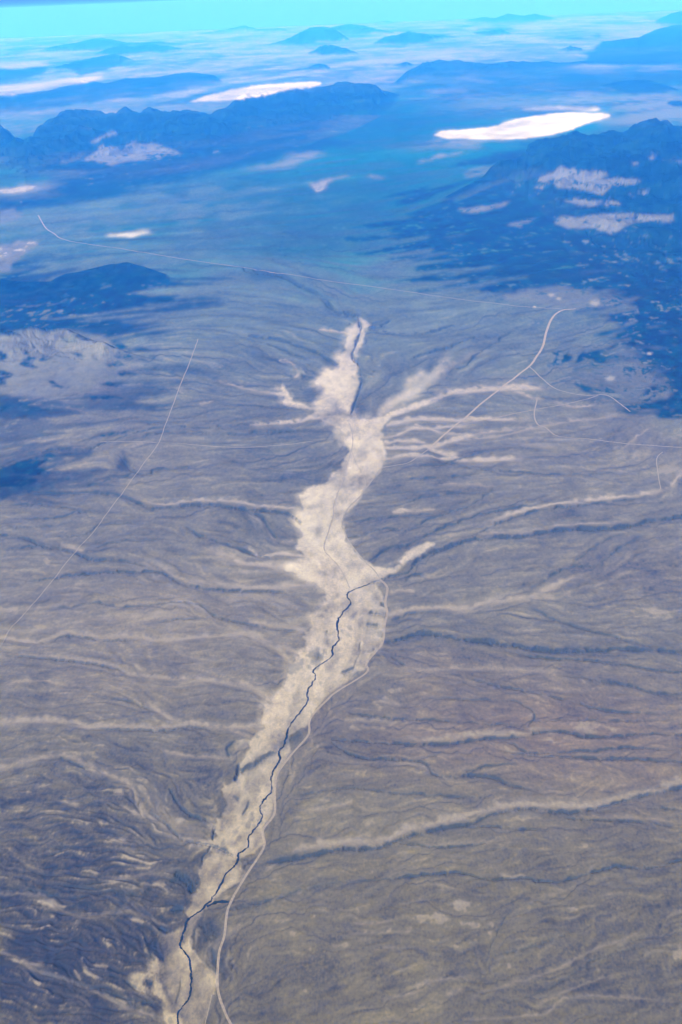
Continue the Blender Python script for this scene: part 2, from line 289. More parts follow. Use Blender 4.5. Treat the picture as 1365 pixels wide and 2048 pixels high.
('G',0,0,[(700,1190),(675,1265),(640,1335),(600,1430),(565,1500),(540,1590),(500,1670),(440,1780),(370,1850),(375,1950),(355,2048)]),('G',0,0,[(720,660),(700,740),(690,820),(710,900),(670,1000),(650,1080),(690,1150)]),('G',0,0,[(740,1180),(730,1260),(690,1340),(640,1400),(590,1480),(550,1560),(525,1640),(490,1720),(430,1800)]),('G',0,0,[(640,1240),(610,1330),(560,1410),(510,1500),(460,1600),(450,1660),(430,1740),(380,1830),(330,1950),(345,2040)]),('G',0,0,[(880,710),(830,770),(760,830),(710,880)]),
('G',0,0,[(560,1980),(700,1940),(900,1880),(1100,1830),(1365,1790)]),('G',0,0,[(520,2100),(700,2070),(1000,2000),(1365,1900)]),('G',0,0,[(900,2150),(1200,2020),(1500,1930)]),
('G',0,0,[(0,1640),(150,1630),(300,1680)]),('G',0,0,[(0,1700),(150,1700),(280,1720)]),('G',0,0,[(0,1840),(120,1860),(250,1880)]),('G',0,0,[(0,2000),(150,2040),(250,2070)]),
('G',0,0,[(300,600),(450,590),(600,600),(680,630)]),('G',0,0,[(280,640),(450,630),(600,640),(690,660)]),('G',0,0,[(250,790),(400,790),(540,800)]),
('G',0,0,[(120,620),(250,560),(400,560)]),('G',0,0,[(0,640),(150,650),(350,640)]),('G',0,0,[(1365,520),(1200,520),(1050,540),(900,560)]),('G',0,0,[(1365,620),(1250,640),(1100,680),(950,690)]),
('G',0,0,[(1365,700),(1250,700),(1100,740)]),('G',0,0,[(1100,420),(950,450),(780,480)]),('G',0,0,[(1200,300),(1000,370),(850,430)]),('G',0,0,[(1365,780),(1250,790),(1150,760)]),
('G',0,0,[(400,360),(600,330),(850,300),(1100,290)]),('G',0,0,[(0,420),(300,400),(600,360)]),('G',0,0,[(0,240),(400,190),(800,140),(1365,100)]),('G',0,0,[(400,470),(600,460),(760,440)]),
('G',0,0,[(1365,1150),(1250,1160),(1100,1180)]),('G',0,0,[(1365,1230),(1200,1240),(1050,1240)]),('G',0,0,[(620,900),(560,920),(450,915),(300,940)]),('G',0,0,[(640,950),(560,960),(450,960)]),
]

# scrub and forest (dark), bare rock (pale), in the picture
FOREST = [
 (.55, 34, 3, [(-200,838),(0,836),(70,838),(120,850),(150,868),(100,885),(40,900),(0,915),(-200,930)]),
 (.6, 34, 3, [(-200,925),(0,915),(60,898),(130,888),(190,905),(150,930),(190,955),(150,975),(60,992),(0,1004),(-200,1015)]),
 (.7, 40, 3, [(60,790),(150,775),(250,760),(330,770),(300,785),(240,800),(320,812),(230,822),(120,822)]),
 (.75, 40, 2, [(225,635),(330,650),(280,680),(310,700),(262,722),(290,745),(235,760),(215,720),(245,690)]),
 (.6, 34, 2, [(1180,690),(1240,680),(1365,690),(1500,700),(1500,840),(1365,838),(1290,826),(1225,792),(1165,760),(1180,735),(1160,715)]),
 (.55, 30, 2, [(960,575),(1040,590),(1120,600),(1200,612),(1240,600),(1200,585),(1100,570),(1000,560)]),
 (1.0, 40, 3, [(-200,600),(0,590),(62,580),(103,574),(133,554),(205,538),(256,527),(300,538),(345,552),(390,567),(335,574),(350,590),(345,600),(277,612),(246,626),(205,636),(260,648),(310,665),(256,685),(246,694),(290,707),(230,700),(205,672),(154,672),(133,661),(62,659),(31,677),(0,667),(-200,680)]),
 (.9, 20, 3, [(-200,795),(0,790),(31,792),(77,800),(113,820),(103,832),(60,838),(31,845),(0,838),(-200,850)]),
 (.9, 30, 3, [(-200,940),(0,927),(31,906),(103,893),(128,906),(108,932),(110,960),(103,976),(51,985),(0,998),(-200,1010)]),
 (.95, 25, 3, [(-200,555),(0,549),(31,518),(67,505),(77,523),(103,551),(77,574),(31,582),(0,590),(-200,600)]),
 (.9, 25, 5, [(-200,400),(0,395),(34,393),(84,392),(131,365),(94,335),(101,318),(54,301),(84,274),(125,247),(169,233),(209,235),(236,236),(256,229),(286,233),(303,227),(324,233),(371,235),(421,237),(460,222),(500,199),(534,196),(585,194),(639,181),(690,175),(740,178),(730,205),(680,240),(700,290),(669,295),(625,301),(585,308),(554,310),(548,320),(517,323),(494,338),(450,349),(303,379),(276,392),(236,395),(152,405),(84,419),(44,429),(0,436),(-200,450)]),
 (.75, 60, 14, [(690,174),(780,176),(830,170),(870,180),(900,200),(870,240),(840,262),(790,280),(720,300),(640,310),(660,240)]),
 (1.0, 50, 3, [(765,480),(772,455),(800,425),(860,395),(905,374),(956,362),(1006,335),(1057,305),(1107,297),(1154,277),(1195,277),(1242,275),(1276,263),(1306,257),(1365,261),(1600,255),(1600,850),(1365,838),(1300,828),(1229,790),(1190,765),(1200,735),(1215,725),(1185,708),(1235,690),(1185,668),(1225,640),(1178,612),(1147,583),(1090,575),(1024,592),(973,580),(935,566),(930,554),(901,549),(905,526),(870,512),(819,507)]),
 (.5, 60, 8, [(385,467),(426,436),(513,431),(620,425),(760,430),(780,480),(667,513),(560,524),(482,523),(440,505),(430,480)]),
 (.6, 60, 20, [(500,390),(620,400),(700,380),(800,375),(880,390),(800,440),(640,450),(520,435)]),
 (.5, 60, 12, [(300,555),(260,535),(200,530),(150,545),(110,560),(140,530),(220,515),(300,530)]),
 (.45, 80, 20, [(430,390),(560,350),(700,320),(830,330),(900,350),(850,400),(700,440),(500,430)]),
 (.8, 14, 4, [(-200,200),(0,194),(25,187),(40,193),(101,184),(142,173),(169,163),(209,171),(253,160),(310,159),(354,151),(391,149),(428,151),(442,164),(404,172),(360,180),(303,192),(202,197),(118,215),(40,222),(0,231),(-200,240)]),
 (.75, 20, 5, [(794,163),(817,145),(848,134),(878,124),(910,126),(929,130),(962,132),(999,129),(1050,124),(1121,125),(1191,122),(1150,135),(1600,130),(1600,165),(1365,165),(1300,165),(1200,190),(1100,190),(1000,190),(930,200),(880,215),(830,200),(800,180)]),
 (.75, 20, 4, [(1191,91),(1208,84),(1276,80),(1309,64),(1343,55),(1600,45),(1600,135),(1180,130),(1160,108)]),
 (.7, 8, 3, [(1309,45),(1343,29),(1365,25),(1600,15),(1600,48),(1365,50)]),
 (.8, 14, 4, [(1215,170),(1245,164),(1290,162),(1345,178),(1330,184),(1259,187),(1225,182)]),
 (.8, 5, 2, [(1338,207),(1350,200),(1375,203),(1380,214),(1345,213)]),
 (.7, 6, 3, [(111,133),(152,126),(189,118),(229,111),(256,116),(225,130),(209,141),(162,151),(130,138)]),
 (.7, 6, 3, [(-200,140),(0,137),(34,138),(61,135),(98,135),(84,145),(51,155),(0,162),(-200,168)]),
 (.7, 5, 3, [(189,108),(216,98),(249,93),(300,87),(337,93),(364,96),(360,101),(300,104),(236,111)]),
 (.6, 5, 4, [(78,103),(111,93),(148,88),(202,79),(256,87),(260,96),(200,101)]),
 (.7, 5, 3, [(588,73),(622,59),(649,56),(669,60),(686,69),(683,83),(639,82),(600,90),(544,86),(570,82)]),
 (.6, 5, 3, [(662,56),(699,50),(730,54),(753,58),(740,68),(690,70)]),
 (.8, 4, 2, [(618,107),(649,90),(679,94),(713,104),(686,109),(650,110)]),
 (.7, 4, 2, [(747,87),(770,74),(794,72),(817,65),(844,67),(865,67),(910,69),(865,76),(854,84),(807,89)]),
 (.7, 5, 2, [(540,143),(618,135),(639,128),(652,130),(659,138),(620,140)]),
 (.7, 4, 2, [(785,132),(800,127),(814,125),(825,130),(805,134)]),
 (.6, 4, 2, [(752,130),(765,127),(775,130),(765,133)]), (.6, 4, 2, [(682,156),(692,153),(700,155),(690,158)]),
 (.6, 5, 4, [(925,44),(966,36),(1016,30),(1046,33),(1070,29),(1114,38),(1060,44),(990,46)]),
 (.6, 5, 3, [(950,62),(966,64),(1006,61),(1020,68),(990,71),(960,70)]), (.6, 5, 2, [(940,60),(1000,54),(1035,57),(1000,61)]),
 (.7, 4, 2, [(1124,99),(1140,93),(1161,97),(1158,102),(1130,103)]), (.6, 5, 2, [(1140,77),(1160,74),(1175,77),(1160,79)]), (.6, 5, 2, [(1180,71),(1200,69),(1205,73),(1190,75)]),
 (.5, 6, 4, [(925,230),(960,215),(990,220),(975,235),(930,245)]), (.5,8,4,[(870,60),(940,50),(930,56),(880,64)]),
 (.5, 12, 4, [(340,382),(380,375),(410,385),(400,395),(370,398)]), (.6, 8, 3, [(455,355),(500,352),(550,360),(545,366),(500,362),(460,360)]),(.5,6,3,[(468,370),(490,367),(492,375),(470,376)]),
 (.5, 10, 3, [(600,385),(640,378),(650,392),(630,398)]),(.5,12,3,[(596,392),(612,388),(618,398),(606,400)]),
 (.55, 40, 4, [(470,545),(520,540),(580,552),(590,566),(520,560),(460,562)]),
]
BARE = [   # amount, warp, soft, outline
 (.75, 10, 4, [(31,677),(62,657),(90,663),(133,660),(155,672),(205,672),(240,690),(285,708),(275,735),(230,742),(195,757),(180,785),(110,800),(40,790),(0,780),(-200,800),(-200,690),(0,672)]),
 (.85, 8, 2, [(162,322),(180,308),(209,288),(239,297),(263,284),(303,288),(337,298),(376,309),(330,311),(320,321),(263,321),(226,330),(192,323)]),
 (.6, 8, 3, [(175,290),(195,270),(229,260),(232,266),(205,280),(190,292)]),(.5,6,2,[(120,326),(150,312),(165,302),(160,318),(140,328)]),(.5,6,2,[(152,254),(182,248),(178,258)]),
 (.85, 10, 2, [(1074,375),(1090,350),(1121,333),(1154,335),(1168,340),(1225,345),(1202,355),(1262,357),(1279,362),(1259,370),(1215,372),(1208,392),(1168,379),(1121,375),(1107,362),(1087,379)]),
 (.85, 6, 2, [(1255,386),(1280,381),(1303,379),(1296,389),(1259,391)]),
 (.8, 12, 2, [(1106,446),(1126,431),(1160,436),(1203,428),(1270,426),(1352,431),(1352,444),(1280,444),(1234,469),(1198,454),(1142,456)]),
 (.8, 12, 2, [(926,418),(990,412),(1034,400),(1019,410),(973,426),(940,424)]),(.75, 8, 2, [(1014,449),(1070,436),(1044,454)]),
 (.8, 4, 2, [(1286,313),(1300,311),(1313,316),(1300,320)]),(.7,4,2,[(1257,322),(1279,325),(1276,332),(1262,328)]),(.8,4,2,[(1320,319),(1365,322),(1400,324),(1365,326),(1325,323)]),
 (.5, 14, 4, [(1020,590),(1060,578),(1100,575),(1140,570),(1200,590),(1260,600),(1230,612),(1160,622),(1090,612),(1040,604)]),
 (.8, 14, 2, [(1120,400),(1160,395),(1200,405),(1170,415)]),(.8,10,2,[(1200,395),(1230,400),(1250,410),(1210,412)]),
 (.5, 30, 4, [(1170,745),(1230,720),(1290,715),(1320,745),(1340,790),(1290,815),(1230,785),(1200,765)]),
 (.4, 20, 6, [(1230,705),(1260,690),(1300,700),(1290,715),(1250,720)]),
 (.55, 16, 3, [(0,420),(30,415),(60,430),(40,445),(0,450),(-200,450),(-200,430)]),
 (.7, 14, 3, [(0,490),(30,482),(65,480),(72,492),(40,505),(20,520),(0,545),(-200,545),(-200,500)]),
]
DARKP = [[(53,714),(60,712),(75,718),(76,734),(62,738),(52,728)],[(79,712),(90,709),(105,714),(104,722),(88,722)],[(-150,705),(0,701),(20,708),(22,718),(8,722),(-150,725)],[(84,760),(98,762),(114,772),(110,778),(95,772)],[(44,699),(56,702),(66,708),(55,709)],[(237,690),(262,686),(281,692),(262,701)],[(-150,735),(0,738),(22,748),(15,765),(0,772),(-150,775)],
 [(150,706),(162,704),(170,712),(158,716)],[(215,745),(240,742),(270,748),(240,752)],[(180,768),(215,765),(250,768),(215,774)],[(150,795),(190,790),(240,796),(190,801)],[(230,712),(270,708),(290,715),(250,720)],[(205,728),(240,724),(265,730),(230,735)],
 [(20,930),(60,915),(100,905),(112,915),(80,930),(95,945),(60,950),(30,945)],[(0,955),(30,948),(60,960),(40,975),(0,975),(-100,970)],[(190,870),(230,863),(290,858),(270,866),(210,875)],
 [(1112,455),(1150,462),(1180,470),(1150,474)],[(1150,395),(1200,392),(1240,398),(1190,402)],[(1085,385),(1110,380),(1160,395),(1120,398)]]
PLAYA = [   # brightness, soft, outline
 (1.0, 1.6, [(866,270),(896,262),(973,256),(1024,242),(1075,231),(1127,225),(1180,227),(1222,231),(1178,246),(1147,259),(1101,269),(1044,277),(993,278),(930,277),(890,276)]),
 (.8, 2, [(1034,218),(1070,216),(1116,214),(1160,215),(1197,216),(1193,221),(1120,219),(1060,220)]),
 (1.0, 1.8, [(375,204),(410,192),(462,179),(500,173),(538,168),(600,165),(643,165),(631,172),(574,179),(523,192),(462,199),(420,202)]),
 (.85, 3, [(-200,190),(0,174),(77,167),(150,156),(205,151),(174,164),(110,172),(51,184),(0,192),(-200,205)]),
 (.6, 2, [(-200,130),(0,128),(97,127),(51,136),(0,137),(-200,140)]),
 (.75, 2, [(205,470),(246,466),(297,461),(267,473),(232,472)]),
]
PALE = [  (.9, 18, 3, [(0,492),(30,484),(62,482),(70,488),(50,498),(30,508),(10,512),(0,520),(-150,520),(-150,495)]),    # pale silty ground on the far plains: amount, warp, soft, outline
 (.55, 30, 6, [(784,287),(831,276),(875,268),(910,281),(980,285),(1000,290),(960,296),(905,292),(838,301),(800,294)]),
 (.6, 10, 3, [(814,327),(854,316),(905,308),(986,294),(940,303),(880,316),(830,328)]),
 (.5, 15, 4, [(494,339),(561,328),(600,312),(560,312),(553,305),(580,302),(625,303),(660,305),(639,313),(618,325),(565,338)]),
 (.8, 12, 3, [(612,385),(639,370),(670,357),(713,345),(703,357),(680,364),(652,376),(625,386)]),(.6,8,3,[(738,352),(760,350),(780,355),(760,358)]),
 (.35, 30, 10, [(870,205),(950,185),(1040,190),(1150,195),(1250,200),(1220,222),(1100,212),(1000,225),(930,235),(880,225)]),
 (.5, 10, 3, [(860,198),(905,190),(960,186),(1060,182),(1060,186),(980,192),(900,205)]),
 (.45, 14, 4, [(930,345),(990,330),(1010,335),(970,350),(935,358)]),
 (.55, 25, 5, [(-200,395),(0,382),(20,374),(67,368),(121,364),(126,378),(81,388),(34,391),(-200,410)]),
 (1.0, 14, 2, [(0,382),(20,376),(60,371),(90,369),(80,378),(60,386),(30,387),(0,384)]),(1.0,3,1.5,[(138,375),(145,372),(152,375),(145,378)]),
 (.5, 14, 3, [(170,200),(200,192),(285,196),(260,205),(200,210)]),(.5,10,3,[(105,222),(70,230),(40,232),(60,224),(90,216)]),
 (.35, 40, 12, [(440,140),(560,120),(700,115),(830,105),(960,95),(1100,105),(1180,115),(1050,120),(900,118),(800,150),(720,170),(660,170),(560,150),(470,165)]),
 (.5, 20, 5, [(560,185),(640,170),(720,160),(800,140),(790,155),(740,172),(680,176),(600,190)]),
 (.4, 20, 6, [(1150,70),(1250,60),(1340,50),(1330,58),(1290,70),(1240,80),(1160,85)]),(.6,6,2,[(1222,118),(1240,114),(1263,115),(1250,119)]),(.5,6,2,[(1190,118),(1215,110),(1205,120)]),
 (.4, 6, 2, [(1055,42),(1080,38),(1095,42),(1075,46)]),(.5, 12, 4, [(890,64),(930,60),(910,66),(880,70)]),
 (.35, 20, 6, [(0,300),(50,292),(100,310),(60,322),(0,330),(-200,340),(-200,310)]),(.35,15,5,[(-200,250),(0,245),(100,248),(60,262),(0,280),(-200,290)]),
 (.4, 20, 5, [(1160,200),(1250,190),(1330,180),(1365,190),(1500,200),(1500,235),(1365,250),(1280,255),(1230,245),(1260,225)]),
 (.35, 20, 6, [(-200,200),(200,205),(350,205),(450,195),(480,200),(440,225),(380,232),(300,224),(200,230),(100,245),(-200,240)]),
 (.3, 30, 8, [(140,160),(300,130),(460,120),(600,115),(560,140),(460,150),(430,148),(330,150),(240,158),(180,164)]),
]
# tone zones on the plains, bottom-left ones mix dark ground with painted lens falloff: x, y, rx, ry, gain, red shift
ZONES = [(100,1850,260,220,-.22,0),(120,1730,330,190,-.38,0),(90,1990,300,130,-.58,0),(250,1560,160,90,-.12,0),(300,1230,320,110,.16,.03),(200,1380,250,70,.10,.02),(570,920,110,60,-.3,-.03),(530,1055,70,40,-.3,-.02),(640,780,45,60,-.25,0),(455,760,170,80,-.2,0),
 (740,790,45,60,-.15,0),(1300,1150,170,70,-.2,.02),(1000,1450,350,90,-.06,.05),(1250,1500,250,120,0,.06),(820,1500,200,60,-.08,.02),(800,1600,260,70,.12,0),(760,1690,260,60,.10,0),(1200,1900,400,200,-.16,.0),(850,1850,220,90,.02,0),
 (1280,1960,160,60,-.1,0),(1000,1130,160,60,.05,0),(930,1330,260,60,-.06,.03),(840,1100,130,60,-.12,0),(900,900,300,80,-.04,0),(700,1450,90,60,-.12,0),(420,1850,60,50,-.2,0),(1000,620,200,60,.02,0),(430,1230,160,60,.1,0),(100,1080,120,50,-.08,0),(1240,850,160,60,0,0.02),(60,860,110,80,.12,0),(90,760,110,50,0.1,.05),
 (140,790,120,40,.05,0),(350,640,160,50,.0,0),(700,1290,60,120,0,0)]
# mountains: crest line (x, y) in the picture, foot line, share of the crest's drop taken as height, name, label
MOUNTAINS = [
 ('mountain_range', 'long dark blue mountain range with a pale bare patch, beyond the left side of the valley', .55,
  [(-200,245),(0,262),(54,290),(84,266),(125,243),(169,232),(209,233),(236,235),(256,228),(286,232),(303,226),(324,232),(371,234),(421,236),(460,221),(500,198),(534,195),(585,193),(639,180),(690,175),(740,180),(800,190)],
  [(-200,430),(0,425),(150,392),(300,365),(450,335),(520,310),(600,296),(690,270),(760,235),(800,205)], 34, 1.5),
 ('mountain_range', 'broad dark forested mountains with pale bare summits, filling the right side', .5,
  [(880,400),(956,362),(1006,334),(1057,304),(1107,296),(1154,276),(1195,276),(1242,274),(1276,262),(1306,256),(1365,260),(1600,250)],
  [(880,412),(956,392),(1006,388),(1057,400),(1107,450),(1154,540),(1200,640),(1260,720),(1306,790),(1365,830),(1600,850)], 45, 1.5),
 ('mountain_range', 'low blue range with a small pointed peak, behind the pale flats at the far left', .5,
  [(-200,200),(0,193),(25,186),(40,193),(101,184),(142,173),(169,163),(209,171),(253,160),(310,159),(354,151),(391,149),(428,152),(450,168)],
  [(-200,240),(0,228),(60,218),(118,212),(202,197),(303,188),(404,174),(450,172)], 11, 1.2),
 ('hills', 'dark hills with two pale bare peaks, at the left edge of the valley', .4,
  [(-200,640),(-60,655),(0,668),(31,672),(62,656),(90,663),(133,660),(165,674),(205,690),(260,708),(320,722)],
  [(-200,820),(-60,810),(0,800),(62,800),(133,790),(180,770),(230,750),(320,730)], 26, 1.0),
 ('hills', 'dark scrubby hills reaching into the valley below the small white dry lake', .4,
  [(-200,540),(0,560),(60,566),(103,566),(133,550),(205,536),(256,527),(300,540),(340,552)],
  [(-200,650),(0,650),(60,650),(133,650),(205,635),(256,618),(300,600),(340,575)], 14, 1.0),
 ('mountain_range', 'dark blue range beyond the big white dry lake', .55,
  [(780,170),(794,162),(817,144),(848,134),(878,124),(910,126),(929,130),(962,132),(999,129),(1050,125),(1121,126),(1191,122)],
  [(780,175),(817,176),(878,170),(929,165),(999,160),(1050,150),(1121,140),(1191,130)], 16, 1.2),
 ('mountain_range', 'dark blue plateau range at the right edge near the horizon', .5,
  [(1191,91),(1208,84),(1276,80),(1309,64),(1343,55),(1600,42)],[(1191,96),(1276,110),(1343,105),(1600,100)], 12, 1.2),
 ('mountain', 'hazy blue ridge in the top right corner', .5, [(1300,48),(1320,38),(1343,29),(1365,25),(1600,15)],[(1300,50),(1343,50),(1600,40)], 10, 1.),
 ('hills', 'low blue hills on the plain right of the big white dry lake', .4, [(1200,172),(1245,164),(1290,161),(1345,176),(1360,182)],[(1200,176),(1260,187),(1345,184),(1360,184)], 6, 1.),
 ('mountain', 'blue sawtooth ridge between two pale flats at the far left', .55, [(105,136),(152,126),(189,118),(229,110),(256,116),(270,122)],[(105,140),(162,150),(209,140),(256,124),(270,123)], 9, 1.1),
 ('mountain', 'flat blue ridge running out of the left edge', .5, [(-200,140),(0,136),(34,138),(61,135),(98,134),(108,138)],[(-200,165),(0,160),(51,154),(84,145),(108,140)], 7, 1.),
 ('mountain', 'hazy blue ridge with several small tops, far beyond the left flats', .6, [(185,109),(216,98),(249,93),(270,94),(300,86),(320,92),(337,92),(364,96),(380,100)],[(185,110),(236,111),(300,104),(364,101),(380,101)], 9, 1.),
 ('mountain', 'faintest hazy ridge near the horizon at the left', .6, [(70,104),(111,93),(148,88),(202,78),(256,86),(320,84),(385,90)],[(70,105),(200,102),(256,97),(385,92)], 9, .8),
 ('mountain', 'broad hazy blue mountain with a rounded summit near the horizon', .7, [(530,90),(560,83),(588,74),(605,65),(622,58),(649,56),(669,60),(686,69),(700,80)],[(530,92),(600,92),(650,86),(700,83)], 17, 1.),
 ('mountain', 'pale blue ridge right behind the rounded summit', .7, [(640,64),(662,56),(699,50),(730,53),(753,58),(790,64)],[(640,70),(700,71),(790,68)], 12, .7),
 ('mountain', 'isolated dark blue cone shaped peak on the pale plain', .8, [(612,108),(630,100),(640,93),(649,89),(665,91),(679,94),(700,100),(720,107)],[(612,109),(650,111),(690,110),(720,108)], 15, .6),
 ('mountain', 'blue mountain with a stepped crest right of the cone peak', .75, [(745,88),(770,74),(794,72),(817,64),(844,66),(860,72),(880,70),(915,73)],[(745,89),(807,90),(854,85),(915,75)], 15, .8),
 ('hills', 'small blue hill with a low tail above the long white dry lake', .7, [(540,143),(590,139),(618,135),(628,130),(639,127),(652,129),(662,138)],[(540,144),(620,142),(662,140)], 8, .6),
 ('hills', 'little blue knoll on the pale plain left of the dark range', .7, [(780,133),(800,127),(814,124),(828,131)],[(780,134),(805,135),(828,133)], 6, .5),
 ('mountain', 'hazy blue ridge with three low tops on the horizon at the right', .7, [(920,45),(940,40),(966,35),(990,37),(1016,29),(1046,33),(1070,29),(1090,33),(1120,40)],[(920,47),(1000,48),(1120,43)], 13, .8),
 ('hills', 'small blue hills below the three topped ridge', .6, [(945,66),(966,63),(1006,60),(1024,68)],[(945,71),(990,72),(1024,71)], 6, .5),
 ('hills', 'small dark blue hill on the pale plain near the right plateau', .7, [(1120,100),(1140,92),(1161,96),(1166,101)],[(1120,103),(1140,104),(1166,103)], 7, .5),
 ('mountain', 'faint low ridge on the horizon left of the rounded summit', .7, [(385,70),(420,64),(450,59),(490,52),(517,58),(561,57),(590,64)],[(385,72),(490,66),(590,66)], 9, .6),
 ('mountain', 'faintest small peak on the horizon above the pale ridge', .8, [(700,44),(720,39),(743,33),(760,37),(790,44)],[(700,47),(743,46),(790,45)], 9, .5),
]
# ------------------------------------------------------------------ drainage direction from the traced lines
CG = 14.0
cu = np.arange(U0, U1 + CG, CG); cv = np.arange(V0, V1 + CG, CG)
CU, CVV = np.meshgrid(cu, cv)
sx, sy, sa, sw = [], [], [], []
for kind, w, s, pts in LINES:
    p = smooth(pts, 22)
    m = (p[1:] + p[:-1]) / 2; d = p[1:] - p[:-1]
    sx += list(m[:, 0]); sy += list(m[:, 1]); sa += list(np.arctan2(d[:, 1], d[:, 0])); sw += list(np.hypot(d[:, 0], d[:, 1]))
sx, sy, sa, sw = map(np.array, (sx, sy, sa, sw))
C2 = np.zeros_like(CU); S2 = np.zeros_like(CU)
for i in range(len(sx)):
    wt = sw[i] / ((CU - sx[i])**2 + ((CVV - sy[i]) * 1.8)**2 + 150)**1.6
    C2 += wt * math.cos(2 * sa[i]); S2 += wt * math.sin(2 * sa[i])
ang = 0.5 * np.arctan2(S2, C2)
cvc = np.maximum(CVV, 68 - .0419 * CU + 3)
x0, y0 = to_ground(CU, cvc); x1, y1 = to_ground(CU + 1.5 * np.cos(ang), cvc + 1.5 * np.sin(ang))
dx, dy = x1 - x0, y1 - y0
n = np.hypot(dx, dy) + 1e-9
DIRX = (dx / n).astype(np.float32); DIRY = (dy / n).astype(np.float32)
def csample(arr, u, v):
    x = np.clip((u - U0) / CG, 0, arr.shape[1] - 1.001); y = np.clip((v - V0) / CG, 0, arr.shape[0] - 1.001)
    xi = x.astype(np.int32); yi = y.astype(np.int32); fx = (x - xi).astype(np.float32); fy = (y - yi).astype(np.float32)
    return (arr[yi, xi] * (1 - fx) + arr[yi, xi+1] * fx) * (1 - fy) + (arr[yi+1, xi] * (1 - fx) + arr[yi+1, xi+1] * fx) * fy
def photo_fast(x, y):
    px = x * R3[0, 0] + y * R3[1, 0] - H * R3[2, 0]
    py = x * R3[0, 1] + y * R3[1, 1] - H * R3[2, 1]
    pz = x * R3[0, 2] + y * R3[1, 2] - H * R3[2, 2]
    w = np.maximum(-pz, 1e-3)
    return CX + F * px / w, CY - F * py / w

def streaks(s, N, seed, stretch):
    """noise of grain s smeared along the drainage: braided rills"""
    acc = noise(GX, GY, s, seed).copy()
    step = s * stretch
    for sign in (1, -1):
        X, Y = GX.copy(), GY.copy()
        for k in range(N):
            u, v = photo_fast(X, Y)
            dx = csample(DIRX, u, v); dy = csample(DIRY, u, v)
            th = (.42 * noise(X, Y, s * 3.3, (seed + 3) % 8) + .28 * noise(X, Y, s * 11, (seed + 5) % 8)) * np.clip((v - 500) / 260, .15, 1)
            ct, st = np.cos(th), np.sin(th)
            dx, dy = dx * ct - dy * st, dx * st + dy * ct
            X = X + sign * step * dx; Y = Y + sign * step * dy
            acc += noise(X, Y, s, seed) * (1 - (k + 1) / (N + 1))
    rows = acc[600:]
    return (acc - rows.mean()) / rows.std()
SC = [0.45, 0.9, 1.8, 3.6, 7.5, 15.0, 30.0]
STK = []
for k, s in enumerate(SC):
    STK.append(streaks(s, 5, k, 0.9))
    print('streak', s, round(time.time() - T0, 1))
vis = [np.clip((s / PXV - 0.8) / 1.6, 0, 1) * np.clip(1.6 - s / PXV / 60, 0.25, 1) for s in SC]

# ------------------------------------------------------------------ masks
fu = UU; fv = VV
wob_u = (noise(fu, fv, 9, 3) * 2.2 + noise(fu, fv, 3.5, 4) * 1.2).astype(np.float32) if False else None
# edge wobble is ground noise at grains that suit each distance
def gn(k, seed):      # ground noise whose grain is about k photo pixels at every distance (blend of octaves)
    o = 0; W = 0
    l = np.log2(PXL * k / 0.05)
    for i in range(0, 14):
        w = np.clip(1 - np.abs(l - i), 0, 1)
        if w.max() <= 0: continue
        m = w > 0
        t = np.zeros_like(PXL)
        t[m] = noise(GX[m], GY[m] / 1.6, 0.05 * 2**i, (seed + i) % 8)
        o = o + w * t; W = W + w * w
    return o / np.sqrt(np.maximum(W, .25))
N3, N6, N12, N30, N80 = gn(3, 0), gn(6, 1), gn(12, 2), gn(30, 3), gn(80, 5)
N2 = gn(1.8, 6)
print('grain', round(time.time() - T0, 1))
stv = sum(STK[k] * vis[k] for k in range(len(SC))) / np.sqrt(sum(vis[k]**2 for k in range(len(SC))) + .05)
stf = blur(stv, 2.0); stf /= stf.std()
def stband(c, wd):
    o = 0; w2 = 0
    for k, s in enumerate(SC):
        e = np.exp(-(np.log2(s / PXV / c) / wd)**2); o = o + e * STK[k]; w2 = w2 + e * e
    return (o / np.sqrt(w2 + 1e-3)).astype(np.float32)
stq = stband(3.5, .8)
stq = stq / stq.std()

